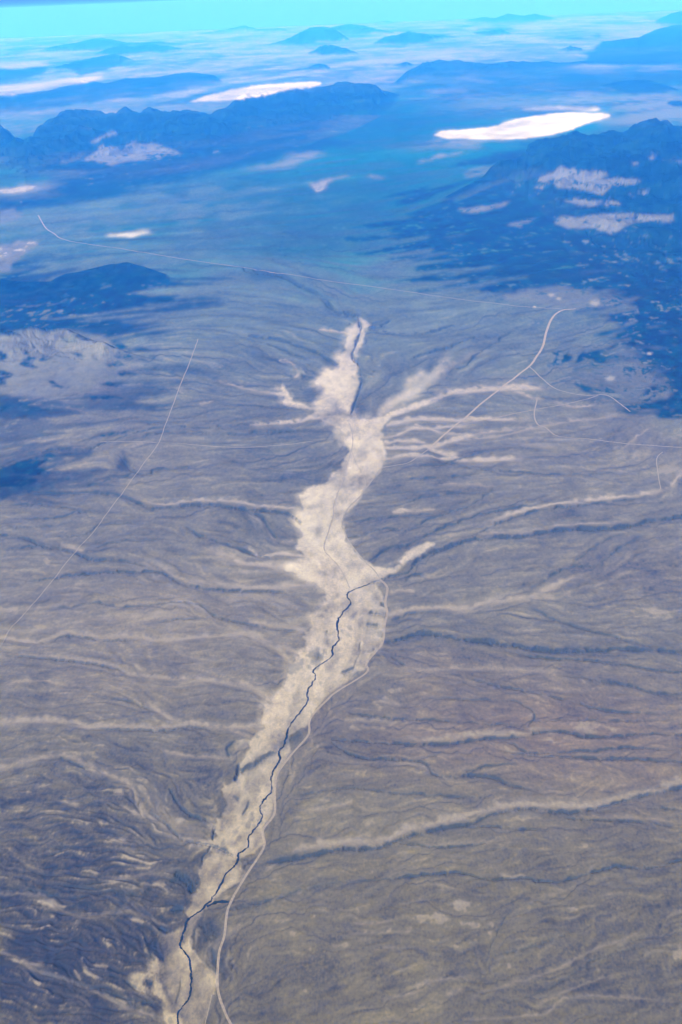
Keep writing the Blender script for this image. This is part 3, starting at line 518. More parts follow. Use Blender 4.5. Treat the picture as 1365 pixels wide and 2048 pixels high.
# ------------------------------------------------------------------ branching rills: water let go all over the fans runs
# down the drainage direction, slides into the hollows of the streaked relief and gathers into channels
phi = 0; wt = 0
for k, s in enumerate(SC):
    e = np.exp(-(np.log2(s / PXV / 5.5) / 1.1)**2)
    phi = phi + e * STK[k]; wt = wt + e * e
phi = blur(phi / np.sqrt(wt + 1e-3) + .62 * N12 + .45 * N30 + .22 * N6, 1.4)
gyp, gxp = np.gradient(phi, DU)
WC = np.array([(600, 330), (560, 500), (700, 640), (700, 760), (705, 860), (690, 950), (655, 1030), (660, 1130), (690, 1200), (660, 1290), (620, 1370), (570, 1460), (530, 1560), (480, 1660), (440, 1760), (370, 1850), (360, 1950), (350, 2230)], float)
HX = np.cos(ang).astype(np.float32); HY = np.sin(ang).astype(np.float32)
def trails(n, steps, dv, vmin, vmax, pull):
    pu = rng.uniform(U0 + 5, U1 - 5, n); pv = rng.uniform(vmin, vmax, n)
    cnt = np.zeros(NV * NU)
    c2 = 2 * ang
    CA = np.cos(c2).astype(np.float32); SA = np.sin(c2).astype(np.float32)
    for k in range(steps):
        a = .5 * np.arctan2(csample(SA, pu, pv), csample(CA, pu, pv))
        hx, hy = np.cos(a), np.sin(a)
        side = np.sign(np.interp(pv, WC[:, 1], WC[:, 0]) - pu)
        sg = np.where(np.abs(hx) < .15, np.sign(hy), np.sign(hx) * side)
        hx = hx * sg; hy = hy * sg
        gx = sample(gxp, pu, pv); gy = sample(gyp, pu, pv)
        nx1, ny1 = -hy, hx
        dn = -(gx * nx1 + gy * ny1) * pull
        dn = np.clip(dn, -1.1, 1.1)
        pu = pu + dv * (hx + dn * nx1); pv = pv + dv * (hy + dn * ny1)
        ok = (pu > U0 + 2) & (pu < U1 - 2) & (pv > vmin) & (pv < V1 - 3)
        if k > 4:
            ii = ((pv[ok] - V0) / DU + .5).astype(np.int64) * NU + ((pu[ok] - U0) / DU + .5).astype(np.int64)
            cnt += np.bincount(ii, minlength=NV * NU)
        pu = pu[ok]; pv = pv[ok]
        if k % 40 == 39:
            pu = pu + rng.normal(0, .3, len(pu))
    return cnt.reshape(NV, NU).astype(np.float32)
RC = trails(52000, 330, 1.3, 330, V1 - 4, 9.0)
RC /= RC.mean()
rill = np.clip((np.log1p(RC) - 1.35) / 2.1, 0, 1)
rill = np.maximum(rill, .9 * blur(np.clip((np.log1p(RC) - 2.6) / 1.2, 0, 1), 1.0))
print('rills', round(time.time() - T0, 1), (rill > .5).mean())

def poly_mask(pts, warp=0.0, soft=2.0, wob=1.0, curve=False):
    p = smooth(pts + [pts[0]], 5)[:-1] if curve else np.array(pts, float)
    m = abs(warp) * 1.6 + 12 + soft * 3
    i0 = max(0, int((p[:, 1].min() - m - V0) / DU)); i1 = min(NV, int((p[:, 1].max() + m - V0) / DU) + 1)
    j0 = max(0, int((p[:, 0].min() - 2 * m - U0) / DU)); j1 = min(NU, int((p[:, 0].max() + 2 * m - U0) / DU) + 1)
    sl = (slice(i0, i1), slice(j0, j1))
    if warp >= 24:
        X = UU[sl] + warp * (.75 * stq[sl] + .45 * stf[sl]) + wob * (1.6 * N6[sl] + N3[sl])
    else:
        X = UU[sl] + warp * .8 * stf[sl] + wob * (1.6 * N6[sl] + N3[sl])
    Y = VV[sl] + wob * (1.3 * N12[sl] + .7 * N3[sl]) * min(1, (abs(warp) + 10) / 20)
    ins = np.zeros(X.shape, bool)
    q = np.vstack([p, p[:1]])
    for (xa, ya), (xb, yb) in zip(q[:-1], q[1:]):
        if ya == yb: continue
        c = (Y > min(ya, yb)) & (Y <= max(ya, yb))
        ins ^= c & (X < xa + (Y - ya) * (xb - xa) / (yb - ya))
    out = np.zeros((NV, NU), np.float32)
    out[sl] = ins
    sub = blur(out[sl], soft) if soft > .6 else out[sl]
    out[sl] = sub
    return out
def line_mask(pts, width, kindn='S', wob=1.0, taper=True):
    p = smooth(pts, 6)
    d2 = None
    m = width * 2.5 + 8
    i0 = max(0, int((p[:, 1].min() - m - V0) / DU)); i1 = min(NV, int((p[:, 1].max() + m - V0) / DU) + 1)
    j0 = max(0, int((p[:, 0].min() - m - U0) / DU)); j1 = min(NU, int((p[:, 0].max() + m - U0) / DU) + 1)
    if i1 <= i0 or j1 <= j0: return None, None
    sl = (slice(i0, i1), slice(j0, j1))
    X = UU[sl] + wob * (1.2 * N12[sl]); Y = VV[sl] + wob * (1.3 * N12[sl] + .7 * N6[sl])
    D = np.full(X.shape, 1e9, np.float32); TT = np.zeros(X.shape, np.float32)
    nseg = len(p) - 1
    for k in range(nseg):
        a, b = p[k], p[k+1]
        ii0 = max(0, int((min(a[1], b[1]) - m - V0) / DU) - i0); ii1 = max(0, int((max(a[1], b[1]) + m - V0) / DU) - i0 + 1)
        jj0 = max(0, int((min(a[0], b[0]) - m - U0) / DU) - j0); jj1 = max(0, int((max(a[0], b[0]) + m - U0) / DU) - j0 + 1)
        s2 = (slice(ii0, ii1), slice(jj0, jj1))
        x = X[s2] - a[0]; y = Y[s2] - a[1]
        if x.size == 0: continue
        ex, ey = b - a; L = ex * ex + ey * ey + 1e-9
        t = np.clip((x * ex + y * ey) / L, 0, 1)
        d = np.hypot(x - t * ex, y - t * ey)
        up = d < D[s2]
        D[s2] = np.where(up, d, D[s2]); TT[s2] = np.where(up, (k + t) / nseg, TT[s2])
    w = width * .85 * (1 + .3 * N30[sl]) + .35
    if taper: w = w * np.clip(np.minimum(TT, 1 - TT) * 8 + .5, .5, 1)
    w = np.maximum(w, .8)
    g = .68 * np.exp(-(D / (w * (.62 if kindn == 'D' else .9)))**2) + .32 * np.exp(-(D / (w * 1.7))**2)
    def open_end(q): return abs(np.interp(q[1], WC[:, 1], WC[:, 0]) - q[0]) > 215 and -5 < q[0] < 1370
    if open_end(p[0]): g = g * np.clip(TT * 5, 0, 1)
    if open_end(p[-1]): g = g * np.clip((1 - TT) * 5, 0, 1)
    return sl, g.astype(np.float32)

wash = poly_mask(WASH_L + WASH_R, 4.5, 1.4, 1.1)
wash_core = wash.copy()
wb = blur(poly_mask(WASH_L + WASH_R, 14, 5, 1.2), 9)
feather = np.clip(wb * (1.05 + .45 * stf + .25 * N12) - .18, 0, 1) * np.where(VV < 1200, .95, .75)
feather *= np.clip(1 - np.clip((UU - np.interp(vs, WC[:, 1], WC[:, 0])[:, None] - 8) / 10, 0, 1) * .6, 0, 1)
lowl = np.clip((VV - 1835) / 30, 0, 1) * np.clip((np.interp(vs, [1835, 1900, 1960, 2050], [352, 338, 335, 345])[:, None] - UU) / 25, 0, 1)
wsoft = np.clip(blur(poly_mask(WASH_L + WASH_R, 16, 3, 2.5), 7) * (.95 + .3 * N12 + .3 * stf + .15 * N3), 0, .9)
wash = np.maximum(wash * np.clip(.93 + .12 * N30 + .1 * stf, .7, 1), feather) * (1 - lowl) + wsoft * lowl
arm = poly_mask(WASH_ARM, 12, 5)
wash = np.maximum(wash, arm * np.clip(.65 + .25 * stf, .2, .9))
sandl = np.zeros((NV, NU), np.float32); darkl = np.zeros((NV, NU), np.float32)
for kind, w, s, pts in LINES:
    if kind == 'G': continue
    sl, m = line_mask(pts, w * (1.0 if kind == 'D' else .92), kind)
    if sl is None: continue
    m = m * s
    if kind == 'S':
        m = m * 1.6 * np.clip(.85 + .2 * N12[sl], .4, 1.1); sandl[sl] = np.maximum(sandl[sl], m)
    else:
        m = m * 1.9 * np.clip(.8 + .35 * N12[sl] + .25 * N3[sl] + .2 * N30[sl], .15, 1.2); darkl[sl] = np.maximum(darkl[sl], m)
forest = np.zeros((NV, NU), np.float32)
for a, warp, soft, pts in FOREST:
    far = max(p[1] for p in pts) < 215
    forest = np.maximum(forest, min(1, a * (1.3 if far else 1)) * poly_mask(pts, warp * (1 if far else 1.5), soft * (.5 if far else 1), .45 if far else 1))
dark2 = np.zeros((NV, NU), np.float32)
for pts in DARKP: dark2 = np.maximum(dark2, poly_mask(pts, 9, 1.5, 1.2))
bare = np.zeros((NV, NU), np.float32)
for a, warp, soft, pts in BARE: bare = np.maximum(bare, a * poly_mask(pts, warp, soft))
pale = np.zeros((NV, NU), np.float32)
for a, warp, soft, pts in PALE: pale = np.maximum(pale, a * poly_mask(pts, warp, soft))
playas = [np.clip(poly_mask(pts, 3, soft, .6, True) * 1.0 + (np.clip(poly_mask(pts, 16, 4, 1, True) * (.6 + .4 * stf), 0, .55) * .8), 0, 1) * a for a, soft, pts in PLAYA]
pale = np.clip(pale * 1.35, 0, 1)
playa = np.max(playas, 0)
print('masks', round(time.time() - T0, 1))

# ------------------------------------------------------------------ mountain heights, as lift in photo pixels -> metres
lift = np.zeros((NV, NU), np.float32)
MTID = np.zeros((NV, NU), np.int16)
CRD = np.zeros((NV, NU), np.float32)
for mi, (nm, lab, share, crest, foot, mx, rough) in enumerate(MOUNTAINS):
    cx_, cy_ = np.array(crest, float).T; fx_, fy_ = np.array(foot, float).T
    x = us
    yc = np.interp(x, cx_, cy_) ; yf = np.interp(x, fx_, fy_)
    inside = np.clip(np.minimum(x - cx_[0], cx_[-1] - x) / (12 if cx_[-1] - cx_[0] < 200 else 70), 0, 1)
    inside = np.clip(inside, 0, 1)
    E = np.minimum((yf - yc) * share, mx) * (inside * (2 - inside))
    E = np.maximum(E, 0)
    yg = yc + E                            # ground row under the crest
    front = np.maximum(yf - yg, 2.0); back = np.maximum(np.minimum(front, E * 1.1 + 2), 2.0)
    t = np.where(VV > yg, (VV - yg) / front, (yg - VV) / back)
    prof = np.clip(1 - t, 0, 1)
    prof = np.where(VV > yg, prof**1.25, prof * prof * (3 - 2 * prof))
    L = E[None, :] * prof
    MTID = np.where((L > lift) & (L > .3), mi + 1, MTID)
    if mi != 3: CRD = np.maximum(CRD, np.clip((prof - .25) * 2.2, 0, 1) * np.clip(E / 3, 0, 1)[None, :])
    lift = np.maximum(lift, L)
# ridged relief on the slopes
rid = 0; tot = 0
for i, s in enumerate((44, 22, 11, 5.5, 2.8, 1.4)):
    a = .62**i
    fade = np.clip(s / PXV / 1.2 - .4, 0, 1)
    rid = rid + a * fade * (1 - 1.5 * np.abs(noise(GX + 3 * noise(GX, GY, s, 5), GY, s, i % 8)))
    tot += a
rid = rid / tot
zpx = PXL * SL / np.sqrt(np.maximum(SL**2 - H * H, 1))      # height of one pixel of lift
hills_h = lift * zpx
crestness = lift / (np.maximum.reduce(lift, axis=0)[None, :] + 1)
amp = np.minimum(hills_h * .45, 5.0)
mount = np.maximum(hills_h * 1.0 + amp * (rid - .25) * 1.7 * np.where(lift < 14, .45, 1), 0)
mount = np.where(lift > 0.05, mount, 0)
# rills of the fans, incised channels
relief = -blur(rill, 1.5) * .08 * np.clip(PXL / .1, .7, 3) + sum(STK[k] * vis[k] * min(SC[k], 4) * 0.017 * np.exp(-np.clip(np.log2(SC[k] / PXV / 5), 0, 9)**2 / 3) for k in range(len(SC)))
flat = np.clip(1 - wash * .9 - playa, 0, 1) * np.clip(1 - lift / 3, .2, 1)
bad_ = np.exp(-((UU - 170) / 230)**2 - ((VV - 1820) / 280)**2)
gz = relief * flat * (1 + .6 * bad_) + .05 * bad_ * N12 * flat + .04 * bad_ * stq * flat - darkl * .22 * np.clip(PXL / .1, .6, 3) - blur(np.clip(sandl, 0, 1), 2) * .12 * np.clip(PXL / .1, .6, 3) - wash * .15
HZ = (mount + gz).astype(np.float32)
print('heights', round(time.time() - T0, 1))

# ------------------------------------------------------------------ ground colour (soil, sand, scrub, salt, with some shade and haze tint painted in)
def mix(a, b, t): return a + (np.asarray(b, np.float32) - a) * t[..., None]
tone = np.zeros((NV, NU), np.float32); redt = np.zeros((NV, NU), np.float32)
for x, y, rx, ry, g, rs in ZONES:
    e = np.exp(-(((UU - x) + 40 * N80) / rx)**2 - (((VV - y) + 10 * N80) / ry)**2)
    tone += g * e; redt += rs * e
base = np.empty((NV, NU, 3), np.float32); base[:] = SOIL
base = mix(base, SOIL_NEAR, np.clip((VV - 1250) / 500, 0, 1))  # less blue close by, offsetting the haze in the soil colour
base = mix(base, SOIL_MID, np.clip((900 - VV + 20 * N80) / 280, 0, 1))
base = mix(base, SOIL_FAR, np.clip((600 - VV + 25 * N80 + 14 * stq) / 190, 0, 1) * np.clip(.9 + .12 * stq + .1 * N30, .4, 1))  # red drained with distance, haze tint painted into the soil
fine = np.zeros((NV, NU), np.float32)
for k, a in enumerate((.12, .12, .12, .12, .12, .12, .10)):
    px_ = SC[k] / PXV
    fine += a * STK[k] * vis[k] * np.exp(-np.clip(np.log2(px_ / 3.5), 0, 9)**2 / 2.6)
patchy = (.6 * N80 + .45 * N30 + .35 * stf) * .085
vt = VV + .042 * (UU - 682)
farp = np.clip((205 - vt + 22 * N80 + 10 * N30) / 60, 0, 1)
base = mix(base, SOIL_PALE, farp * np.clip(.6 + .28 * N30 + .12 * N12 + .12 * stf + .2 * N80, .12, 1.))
leftp = np.exp(-((UU - 150) / 330)**2 - ((VV - 470) / 90)**2) + .6 * np.exp(-((UU - 430) / 260)**2 - ((VV - 400) / 45)**2)
base = mix(base, SOIL_MID * 1.05, np.clip(leftp * (.6 + .3 * N30 + .25 * stf), 0, .7))
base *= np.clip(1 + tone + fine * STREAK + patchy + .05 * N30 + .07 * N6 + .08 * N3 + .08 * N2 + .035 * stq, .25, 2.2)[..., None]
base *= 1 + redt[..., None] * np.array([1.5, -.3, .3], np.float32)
# gathered rills: dark scrub follows the thin channels, pale silt lies beside them
thick = np.clip(.55 + .45 * N80 + .35 * N30 + .15 * N6, .05, 1.15)
base *= (1 - RILL * np.clip(1 - (VV - 1450) / 1400, .6, 1) * rill * thick * (1 - wash))[..., None]
side_l = np.clip(blur(rill, 3.5) * 1.6 - rill, 0, 1)
base = mix(base, SANDY, np.clip(side_l * .6 * np.clip(.5 + .6 * N80, 0, 1), 0, .6) * (VV > 560))
base = mix(base, SANDY, np.clip((stq + .4 * N6 + .3 * N12 - 1.1) * .25, 0, .4) * np.clip(.6 + .5 * N80, 0, 1) * np.clip((VV - 560) / 100, 0, 1) * (1 - np.clip((VV - 1800) / 300, 0, .6)))
for k, w, a in ((1, .16, .10), (2, .15, .12), (3, .13, .12)):
    rr = np.exp(-(STK[k] / w)**2) * vis[k] * np.clip(.5 + .5 * N30, 0, 1)
    base *= (1 - a * rr * (1 - wash))[..., None]
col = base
salt_fl = np.clip((stf + .5 * N12 + .35 * N6 - 2.3) * 1.5, 0, 1) * np.clip((VV - 800) / 200, 0, 1)
col = mix(col, SANDY, salt_fl * .6)
bad = np.exp(-((UU - 190) / 210)**2 - ((VV - 1790) / 260)**2)
spk = np.clip((stq + .7 * N6 + .4 * N3 - 1.75) * 1.3, 0, 1) * np.clip(bad * 1.5, 0, 1)
col = mix(col, SAND, spk * .3)
pit = np.clip((-stq - .6 * N12 - .3 * N6 - .6) * .7, 0, .6) * np.clip(bad * 1.4, 0, 1)
col = mix(col, SCRUB, pit * .55)
bright = np.clip((sandl - .55) * 2.2, 0, 1) * np.clip((1250 - VV) / 200, 0, 1)
sl_c = np.empty_like(base); sl_c[:] = SANDY
sl_c = mix(sl_c, SAND, bright * .8)
col = col + (sl_c - col) * (np.clip(sandl, 0, 1) * np.clip(.85 + .12 * N6, 0, 1))[..., None]
wtex = 1 + .09 * N30 + .09 * N12 + .07 * N6 + .07 * N2 + .12 * stf + .06 * N80 + .05 * N3
sandc = np.empty_like(base); sandc[:] = SAND_LOW
sandc = mix(sandc, SAND, np.clip((1750 - VV) / 650, 0, 1))
sandc *= wtex[..., None]
grey = np.clip(.35 + .4 * N80 + .25 * N30, 0, 1) * np.clip((1450 - VV) / 300, 0.3, .8)
sandc = mix(sandc, SANDG, grey * .5)
patch = np.clip((.7 * N30 + .6 * N12 + .5 * stf + .25 * N3 - 1.0) * .6, 0, .5) * np.clip((VV - 1150) / 80, 0, 1)
sandc = mix(sandc, SCRUB, patch)
col = col + (sandc - col) * np.clip(wash, 0, 1)[..., None]
col = mix(col, SANDY, pale * np.clip(.75 + .3 * N12 + .25 * stf, .2, 1))
col = mix(col, SALT * .62, np.clip((pale - .75) * 4, 0, 1) * np.clip(.7 + .4 * N6, 0, 1))
# scrub and forest
holes = np.clip((.55 * N30 + .7 * N12 + .45 * stf + .35 * N6 - 1.85) * .8, 0, .45)
fe = np.clip(forest * (1.0 + .12 * stf), 0, 1)
fe = fe * (1 - holes * (VV > 215))
h2 = np.clip((.8 * stq + .6 * N6 + .5 * N12 - 1.45) * .9, 0, .5) * np.clip((VV - 400) / 60, 0, 1)
fe = fe * (1 - h2)
spots = np.clip((.8 * N6 + .55 * N12 + .35 * stf - 1.45 + .35 * np.clip((VV - 420) / 60, 0, 1)) * 1.8, 0, 1) * np.clip(.25 + lift / 6, .0, 1) * (VV > 240)
fcol = np.empty_like(base); fcol[:] = FORESTC
fcol *= np.clip(1 + .5 * N12 + .35 * N3 + .3 * stf, .3, 2.5)[..., None]
teal = np.clip((.6 * N30 + .5 * N12 + .35 * stf + .4 * N80 - .35) * .6, 0, .7) * np.clip((VV - 160) / 80, .2, 1)
fcol = mix(fcol, BRUSH, teal)
under = np.empty_like(base); under[:] = ROCK * .75
under *= np.clip(1 + .2 * N12 + .15 * N3, .4, 1.6)[..., None]
col = col + (under - col) * (np.clip(forest * 1.3, 0, 1) * np.clip(lift / 2, 0, 1) * (VV > 230))[..., None]
col = col + (fcol - col) * fe[..., None]
rockc = np.empty_like(base); rockc[:] = ROCK
rockc *= np.clip(1 + .12 * N12 + .08 * N3 + .06 * stf, .5, 1.5)[..., None]
brk = np.clip(bare * 1.3 - np.clip((.75 * N12 + .6 * N30 + .6 * N6 + .3 * N3 - .45) * 1.0, 0, 1.15), 0, 1)
col = col + (rockc - col) * np.maximum(brk, spots * .55 * fe)[..., None]
col = col + (fcol - col) * (dark2 * np.clip(.8 + .3 * N6, 0, 1))[..., None]
sandmot = np.clip((N12 - .9), 0, 1)
col = mix(col, SCRUB, np.clip(darkl, 0, 1) * .85)
saltc = np.empty_like(base); saltc[:] = SALT
saltc *= np.clip(1 + .12 * N30 + .10 * stf + .08 * N80 + .05 * N6, .5, 1.12)[..., None]
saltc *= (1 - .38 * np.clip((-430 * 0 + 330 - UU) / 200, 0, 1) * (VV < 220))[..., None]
pl = np.clip(playa * 1.05, 0, 1)
wet = poly_mask([(975,262),(1005,255),(1040,243),(1068,239),(1060,246),(1030,257),(1005,263)], 4, 3, .5)
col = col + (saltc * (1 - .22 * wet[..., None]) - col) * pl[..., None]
for x, y, r in ((1305, 305, 3.0), (1314, 309, 2.6), (1104, 590, 6), (1118, 597, 5), (1190, 606, 9), (1221, 757, 8), (1070, 614, 3), (1300, 707, 5), (715, 1150, 4), (700, 936, 3)):
    m = np.exp(-(((UU - x) / 1.7)**2 + (VV - y)**2) / (r * .55)**2)
    col = mix(col, SALT * (.95 if r < 4 else .55), np.clip(m * (.9 + .3 * N3), 0, .9 if r < 4 else .6))
col = np.clip(col, .004, .9).astype(np.float32)
print('colour', round(time.time() - T0, 1))

# ------------------------------------------------------------------ terrain sheet
ROWK = 1.5
ys = [26.0]
while ys[-1] < 4700:
    r = ys[-1]
    k = ROWK if r < 700 else .8
    ys.append(r + min((r * r + H * H) * k / (F * H), 90) * (6 if r < 66 else 1))
ys = np.array(ys)
tin = np.arange(-.405, .4051, 1.5 / F)
g = .405 + np.cumsum(0.004 * 1.16**np.arange(24))
ts = np.concatenate([-g[::-1], tin, g])
ny, nx = len(ys), len(ts)
Yg, Tg = np.meshgrid(ys, ts, indexing='ij')
Xg = Tg * (Yg * math.cos(PITCH) + H * math.sin(PITCH))
ug, vg = to_photo(Xg, Yg)
inside = (ug > U0 + 2) & (ug < U1 - 2) & (vg < V1 - 2)
edge = np.clip(np.minimum.reduce([ug - U0, U1 - ug, (V1 - vg)]) / 60, 0, 1)
Zg = sample(HZ, ug, vg) * np.clip(edge + .0, 0, 1)
up, vp = to_photo(Xg, Yg, Zg)
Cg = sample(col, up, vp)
cd = sample(CRD, ug, vg) * (1 - np.clip(sample(brk, up, vp) * 1.5, 0, 1)) * (1 - np.clip(sample(pl, up, vp) * 1.5, 0, 1)) * .92
Cg = Cg + (sample(fcol, up, vp) - Cg) * cd[..., None]
mid = sample(MTID.astype(np.float32), ug, vg)
midn = MTID[np.clip(((vg - V0) / DU).astype(int), 0, NV-1), np.clip(((ug - U0) / DU).astype(int), 0, NU-1)]
out = (1 - edge)[..., None].astype(np.float32)
plain = np.array(SOIL, np.float32) * (1 + .12 * fbm(Xg, Yg, 40, 4, 2))[..., None].clip(.5, 1.5)
Cg = Cg * (1 - out) + plain * out
lg = sample(lift, ug, vg)
wg = sample(wash_core, up, vp)
print('sheet', nx, ny, nx * ny, round(time.time() - T0, 1))
REG = np.zeros((ny, nx), np.int16)
REG[(wg > .5) & (edge > .02)] = 100
for i, m in enumerate(playas):
    REG[(sample(m, up, vp) > .5 * PLAYA[i][0]) & (edge > .5)] = 101 + i
REG[(midn > 0) & (lg > .5) & (REG == 0)] = midn[(midn > 0) & (lg > .5) & (REG == 0)]

# ------------------------------------------------------------------ materials
def ground_material(name, rough, bump_s, bump_d):
    m = bpy.data.materials.new(name); m.use_nodes = True
    nt = m.node_tree; b = nt.nodes["Principled BSDF"]
    at = nt.nodes.new("ShaderNodeAttribute"); at.attribute_name = "soil"
    geo = nt.nodes.new("ShaderNodeNewGeometry")
    n1 = nt.nodes.new("ShaderNodeTexNoise"); n1.inputs['Scale'].default_value = 2.6; n1.inputs['Detail'].default_value = 5; n1.inputs['Roughness'].default_value = .65
    nt.links.new(geo.outputs['Position'], n1.inputs['Vector'])
    mr = nt.nodes.new("ShaderNodeMapRange")
    mr.inputs[1].default_value = .3; mr.inputs[2].default_value = .7; mr.inputs[3].default_value = 1 - .16; mr.inputs[4].default_value = 1 + .16
    nt.links.new(n1.outputs[0], mr.inputs[0])
    mx = nt.nodes.new("ShaderNodeVectorMath"); mx.operation = 'SCALE'
    nt.links.new(at.outputs['Color'], mx.inputs[0]); nt.links.new(mr.outputs[0], mx.inputs['Scale'])
    nt.links.new(mx.outputs[0], b.inputs['Base Color'])
    b.inputs['Roughness'].default_value = rough
    b.inputs['Specular IOR Level'].default_value = 0.0
    bp = nt.nodes.new("ShaderNodeBump"); bp.inputs['Strength'].default_value = bump_s; bp.inputs['Distance'].default_value = bump_d
    nt.links.new(n1.outputs[0], bp.inputs['Height']); nt.links.new(bp.outputs[0], b.inputs['Normal'])
    return m
M_SOIL = ground_material("desert_soil", .95, .5, .05)
M_SAND = ground_material("wash_sand", .95, .25, .03)
M_SALT = ground_material("salt_flat", .9, .1, .02)
M_ROCK = ground_material("mountain_rock", .95, .8, .15)

def tag(o, label, cat, kind='structure', group=None):
    o['label'] = label; o['category'] = cat
    if kind: o['kind'] = kind
    if group: o['group'] = group

idx = np.arange(ny * nx, dtype=np.int64).reshape(ny, nx)
quads = np.stack([idx[:-1, :-1], idx[:-1, 1:], idx[1:, 1:], idx[1:, :-1]], -1).reshape(-1, 4)
qreg = REG[:-1, :-1].reshape(-1)
VX = np.stack([Xg, Yg, Zg], -1).reshape(-1, 3).astype(np.float32)
VCc = np.concatenate([Cg.reshape(-1, 3), np.ones((ny * nx, 1), np.float32)], 1).astype(np.float32)
def make_mesh(name, q, mat):
    used, inv = np.unique(q, return_inverse=True)
    inv = inv.reshape(-1, 4)
    me = bpy.data.meshes.new(name)
    me.vertices.add(len(used)); me.vertices.foreach_set('co', VX[used].ravel())
    me.loops.add(len(inv) * 4); me.loops.foreach_set('vertex_index', inv.ravel().astype(np.int32))
    me.polygons.add(len(inv)); me.polygons.foreach_set('loop_start', np.arange(0, len(inv) * 4, 4, dtype=np.int32))
    me.update(calc_edges=True)
    me.shade_smooth()
    at = me.color_attributes.new("soil", 'FLOAT_COLOR', 'POINT')
    at.data.foreach_set('color', VCc[used].ravel())
    me.materials.append(mat)
    o = bpy.data.objects.new(name, me); COL.objects.link(o)
    return o
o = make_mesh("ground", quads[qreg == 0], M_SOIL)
tag(o, "grey brown desert plain combed with braided rills and dark lines of scrub and painted shade", "ground")
o = make_mesh("dry_wash", quads[qreg == 100], M_SAND)
tag(o, "winding pale tan sandy wash running down the middle of the valley", "dry wash")
PL = ["big brilliant white salt flat below the horizon at the right", "thin white streak of salt above the big white flat", "long narrow white dry lake slanting behind the dark range",
      "hazy white flat at the far left behind the pointed peak", "faint white flat at the left edge nearest the horizon", "small white dry lake above the scrubby hills at the left"]
for i in range(len(PLAYA)):
    q = quads[qreg == 101 + i]
    if len(q) == 0: continue
    o = make_mesh("dry_lake", q, M_SALT); tag(o, PL[i], "dry lake")
for i, mt in enumerate(MOUNTAINS):
    q = quads[qreg == i + 1]
    if len(q) == 0: print('no faces', mt[1]); continue
    o = make_mesh(mt[0], q, M_ROCK); tag(o, mt[1], "hills" if mt[0] == 'hills' else "mountain")

# ------------------------------------------------------------------ roads and creek beds: ribbons laid on the terrain
def plain_mat(name, colr, rough=.95, var=.18, scale=3.0):
    m = bpy.data.materials.new(name); m.use_nodes = True
    nt = m.node_tree; b = nt.nodes["Principled BSDF"]
    geo = nt.nodes.new("ShaderNodeNewGeometry")
    n1 = nt.nodes.new("ShaderNodeTexNoise"); n1.inputs['Scale'].default_value = scale; n1.inputs['Detail'].default_value = 4
    nt.links.new(geo.outputs['Position'], n1.inputs['Vector'])
    cr = nt.nodes.new("ShaderNodeValToRGB")
    cr.color_ramp.elements[0].position = .3; cr.color_ramp.elements[1].position = .7
    cr.color_ramp.elements[0].color = tuple(c * (1 - var) for c in colr) + (1,)
    cr.color_ramp.elements[1].color = tuple(c * (1 + var) for c in colr) + (1,)
    nt.links.new(n1.outputs[0], cr.inputs[0]); nt.links.new(cr.outputs[0], b.inputs['Base Color'])
    b.inputs['Roughness'].default_value = rough; b.inputs['Specular IOR Level'].default_value = .1
    return m
from mathutils import noise as mnoise
def ribbon(name, pts, width, mat, label, cat, wig=0.0, wigs=8.0, step=2.0, ragged=0.0, closed_depth=None):
    """width in photo pixels where the line lies -> metres on the ground"""
    p = smooth(pts, step)
    if wig:
        d = np.gradient(p, axis=0); nrm = np.stack([-d[:, 1], d[:, 0]], -1) / (np.hypot(d[:, 0], d[:, 1])[:, None] + 1e-9)
        s = np.concatenate([[0], np.cumsum(np.hypot(*np.diff(p, axis=0).T))])
        w1 = np.array([mnoise.noise(Vector((q / wigs, 1.7, 0))) + .6 * mnoise.noise(Vector((q / wigs * 2.7, 5.1, 0))) for q in s])
        w1 = w1 * np.array([.65 + .9 * mnoise.noise(Vector((q / 60, 8.3, 0))) for q in s])
        p = p + nrm * (w1 * wig)[:, None]
    x, y = to_ground(p[:, 0], p[:, 1])
    d = np.stack([np.gradient(x), np.gradient(y)], -1); d /= np.hypot(d[:, 0], d[:, 1])[:, None] + 1e-9
    sl = np.sqrt(x * x + y * y + H * H)
    wd = np.median(sl / F) * width * .5 * np.clip(sl / np.median(sl), .6, 1.7)
    if ragged:
        wd = wd * np.array([max(.35, 1 + ragged * (mnoise.noise(Vector((i * .3, 9.2, 0))) + 1.3 * mnoise.noise(Vector((i * .06, 4.2, 0)))) * 1.4) for i in range(len(x))])
    nx_, ny_ = -d[:, 1], d[:, 0]
    K = np.array([-1, -.55, 0, .55, 1.])
    vx = x[:, None] + nx_[:, None] * wd[:, None] * K; vy = y[:, None] + ny_[:, None] * wd[:, None] * K
    uu, vv = to_photo(vx, vy)
    hz = np.max([sample(HZ, uu + a, vv + b) for a in (-1.5, 0, 1.5) for b in (-1.5, 0, 1.5)], 0)
    vz = hz + .02 + sl[:, None] * .0001
    n_, k_ = vx.shape
    ii = np.arange(n_ * k_).reshape(n_, k_)
    f = np.stack([ii[:-1, :-1], ii[:-1, 1:], ii[1:, 1:], ii[1:, :-1]], -1).reshape(-1, 4)
    me = bpy.data.meshes.new(name)
    me.from_pydata(np.stack([vx, vy, vz], -1).reshape(-1, 3).tolist(), [], f.tolist())
    me.shade_smooth(); me.materials.append(mat)
    o = bpy.data.objects.new(name, me); COL.objects.link(o); tag(o, label, cat)
    return o
M_ROAD = plain_mat("graded_dirt_road", ROADC)
M_DIRT = plain_mat("pale_dirt_track", TRACKC)
M_CREEK = plain_mat("creek_scrub", CREEKC, var=.35)
M_TRACK = plain_mat("faint_dirt_track", TRACKF)
M_FAINT = plain_mat("damp_sand", tuple(np.array(SAND) * .72))
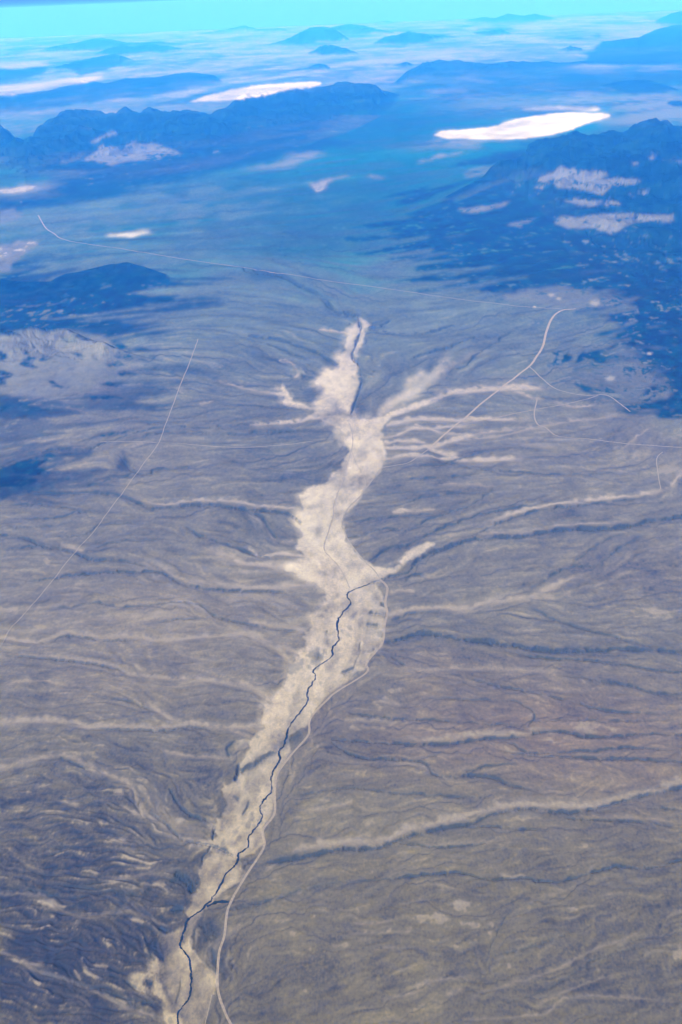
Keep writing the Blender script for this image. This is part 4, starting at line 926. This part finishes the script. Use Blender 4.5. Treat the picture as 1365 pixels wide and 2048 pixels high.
ribbon("creek_bed", CREEK, 2.9, M_CREEK, "dark crooked creek channel winding down the sandy wash", "creek bed", 3.4, 7.5, 1.2, .55)
ribbon("creek_bed", CREEK_SIDE, 7.0, M_CREEK, "short dark gully joining the creek near the bottom bend", "creek bed", .6, 8, 1.5, .5)
ribbon("creek_bed", CREEK_UP, 2.0, M_FAINT, "faint thin channel in the widest pale part of the wash", "creek bed", 1.2, 9, 2, .5)
ribbon("creek_bed", CREEK_TOP, 1.8, M_FAINT, "faint channel through the brightest sand at the wash junction", "creek bed", 1.2, 12, 2, .5)
ribbon("creek_bed", CREEK_TOP2, 1.6, M_FAINT, "faint side channel curving round the right edge of the bright sand", "creek bed", 1, 12, 2, .4)
ribbon("road", ROAD_MAIN, 4.6, M_ROAD, "pale graded road following the right bank of the wash to the bottom", "road", .4, 25, 2)
ribbon("road", ROAD_UP, 2.4, M_TRACK, "faint road along the wash edge to the straight diagonal road", "road", .5, 20, 2)
ribbon("road", ROAD_STRAIGHT, 4.2, M_DIRT, "straight pale diagonal road climbing right of the wash to the highway", "road", .4, 25, 2)
ribbon("road", HIGHWAY, 2.2, M_TRACK, "long thin road crossing the whole valley from left to right", "road", .3, 40, 3)
ribbon("road", ROAD_LEFT, 1.7, M_TRACK, "thin straight road slanting down the left side of the valley", "road", .4, 25, 2)
ribbon("road", ROAD_LEFT_CROSS, 1.9, M_TRACK, "level pale track crossing the dark fan left of the wash", "road", .5, 30, 2)
ribbon("road", ROAD_RIGHT_A, 2.2, M_TRACK, "track leaving the diagonal road towards the right hand mountains", "road", .5, 30, 2)
ribbon("road", ROAD_RIGHT_B, 2.6, M_TRACK, "track bending right to the edge below the light stream bed", "road", .5, 30, 2)
ribbon("road", ROAD_RIGHT_C, 2.0, M_TRACK, "faint straight track rising from the wash fingers to the mountain foot", "road", .3, 30, 2)
ribbon("road", ROAD_RIGHT_D, 1.7, M_TRACK, "short curved track near the right edge", "road", .5, 30, 2)
ribbon("road", ROAD_SMALL, 1.6, M_TRACK, "short curved track entering the wash from the left", "road", .5, 30, 2)
ribbon("road", TRACK_BOTTOM, 1.4, M_TRACK, "faint short track near the bottom between wash and road", "road", .5, 30, 2)

# ------------------------------------------------------------------ the air
def haze_box():
    me = bpy.data.meshes.new("haze")
    X, Y0_, Y1_, Z0, Z1 = 12500, -400, 5200, -3.0, HAZE_TOP
    v = [(-X, Y0_, Z0), (X, Y0_, Z0), (X, Y1_, Z0), (-X, Y1_, Z0), (-X, Y0_, Z1), (X, Y0_, Z1), (X, Y1_, Z1), (-X, Y1_, Z1)]
    f = [(0, 3, 2, 1), (4, 5, 6, 7), (0, 1, 5, 4), (1, 2, 6, 5), (2, 3, 7, 6), (3, 0, 4, 7)]
    me.from_pydata(v, [], f)
    m = bpy.data.materials.new("haze"); m.use_nodes = True
    nt = m.node_tree; nt.nodes.remove(nt.nodes["Principled BSDF"])
    pv = nt.nodes.new("ShaderNodeVolumePrincipled")
    pv.inputs['Color'].default_value = HAZE_COLOR + (1,)
    pv.inputs['Absorption Color'].default_value = (1, .88, .2, 1)
    pv.inputs['Density'].default_value = HAZE_DENSITY
    pv.inputs['Anisotropy'].default_value = HAZE_G
    nt.links.new(pv.outputs[0], nt.nodes["Material Output"].inputs['Volume'])
    me.materials.append(m)
    o = bpy.data.objects.new("haze", me); COL.objects.link(o)
    tag(o, "blue air thickening towards the far mountains and the horizon", "haze", 'stuff')
haze_box()
print('done', round(time.time() - T0, 1))
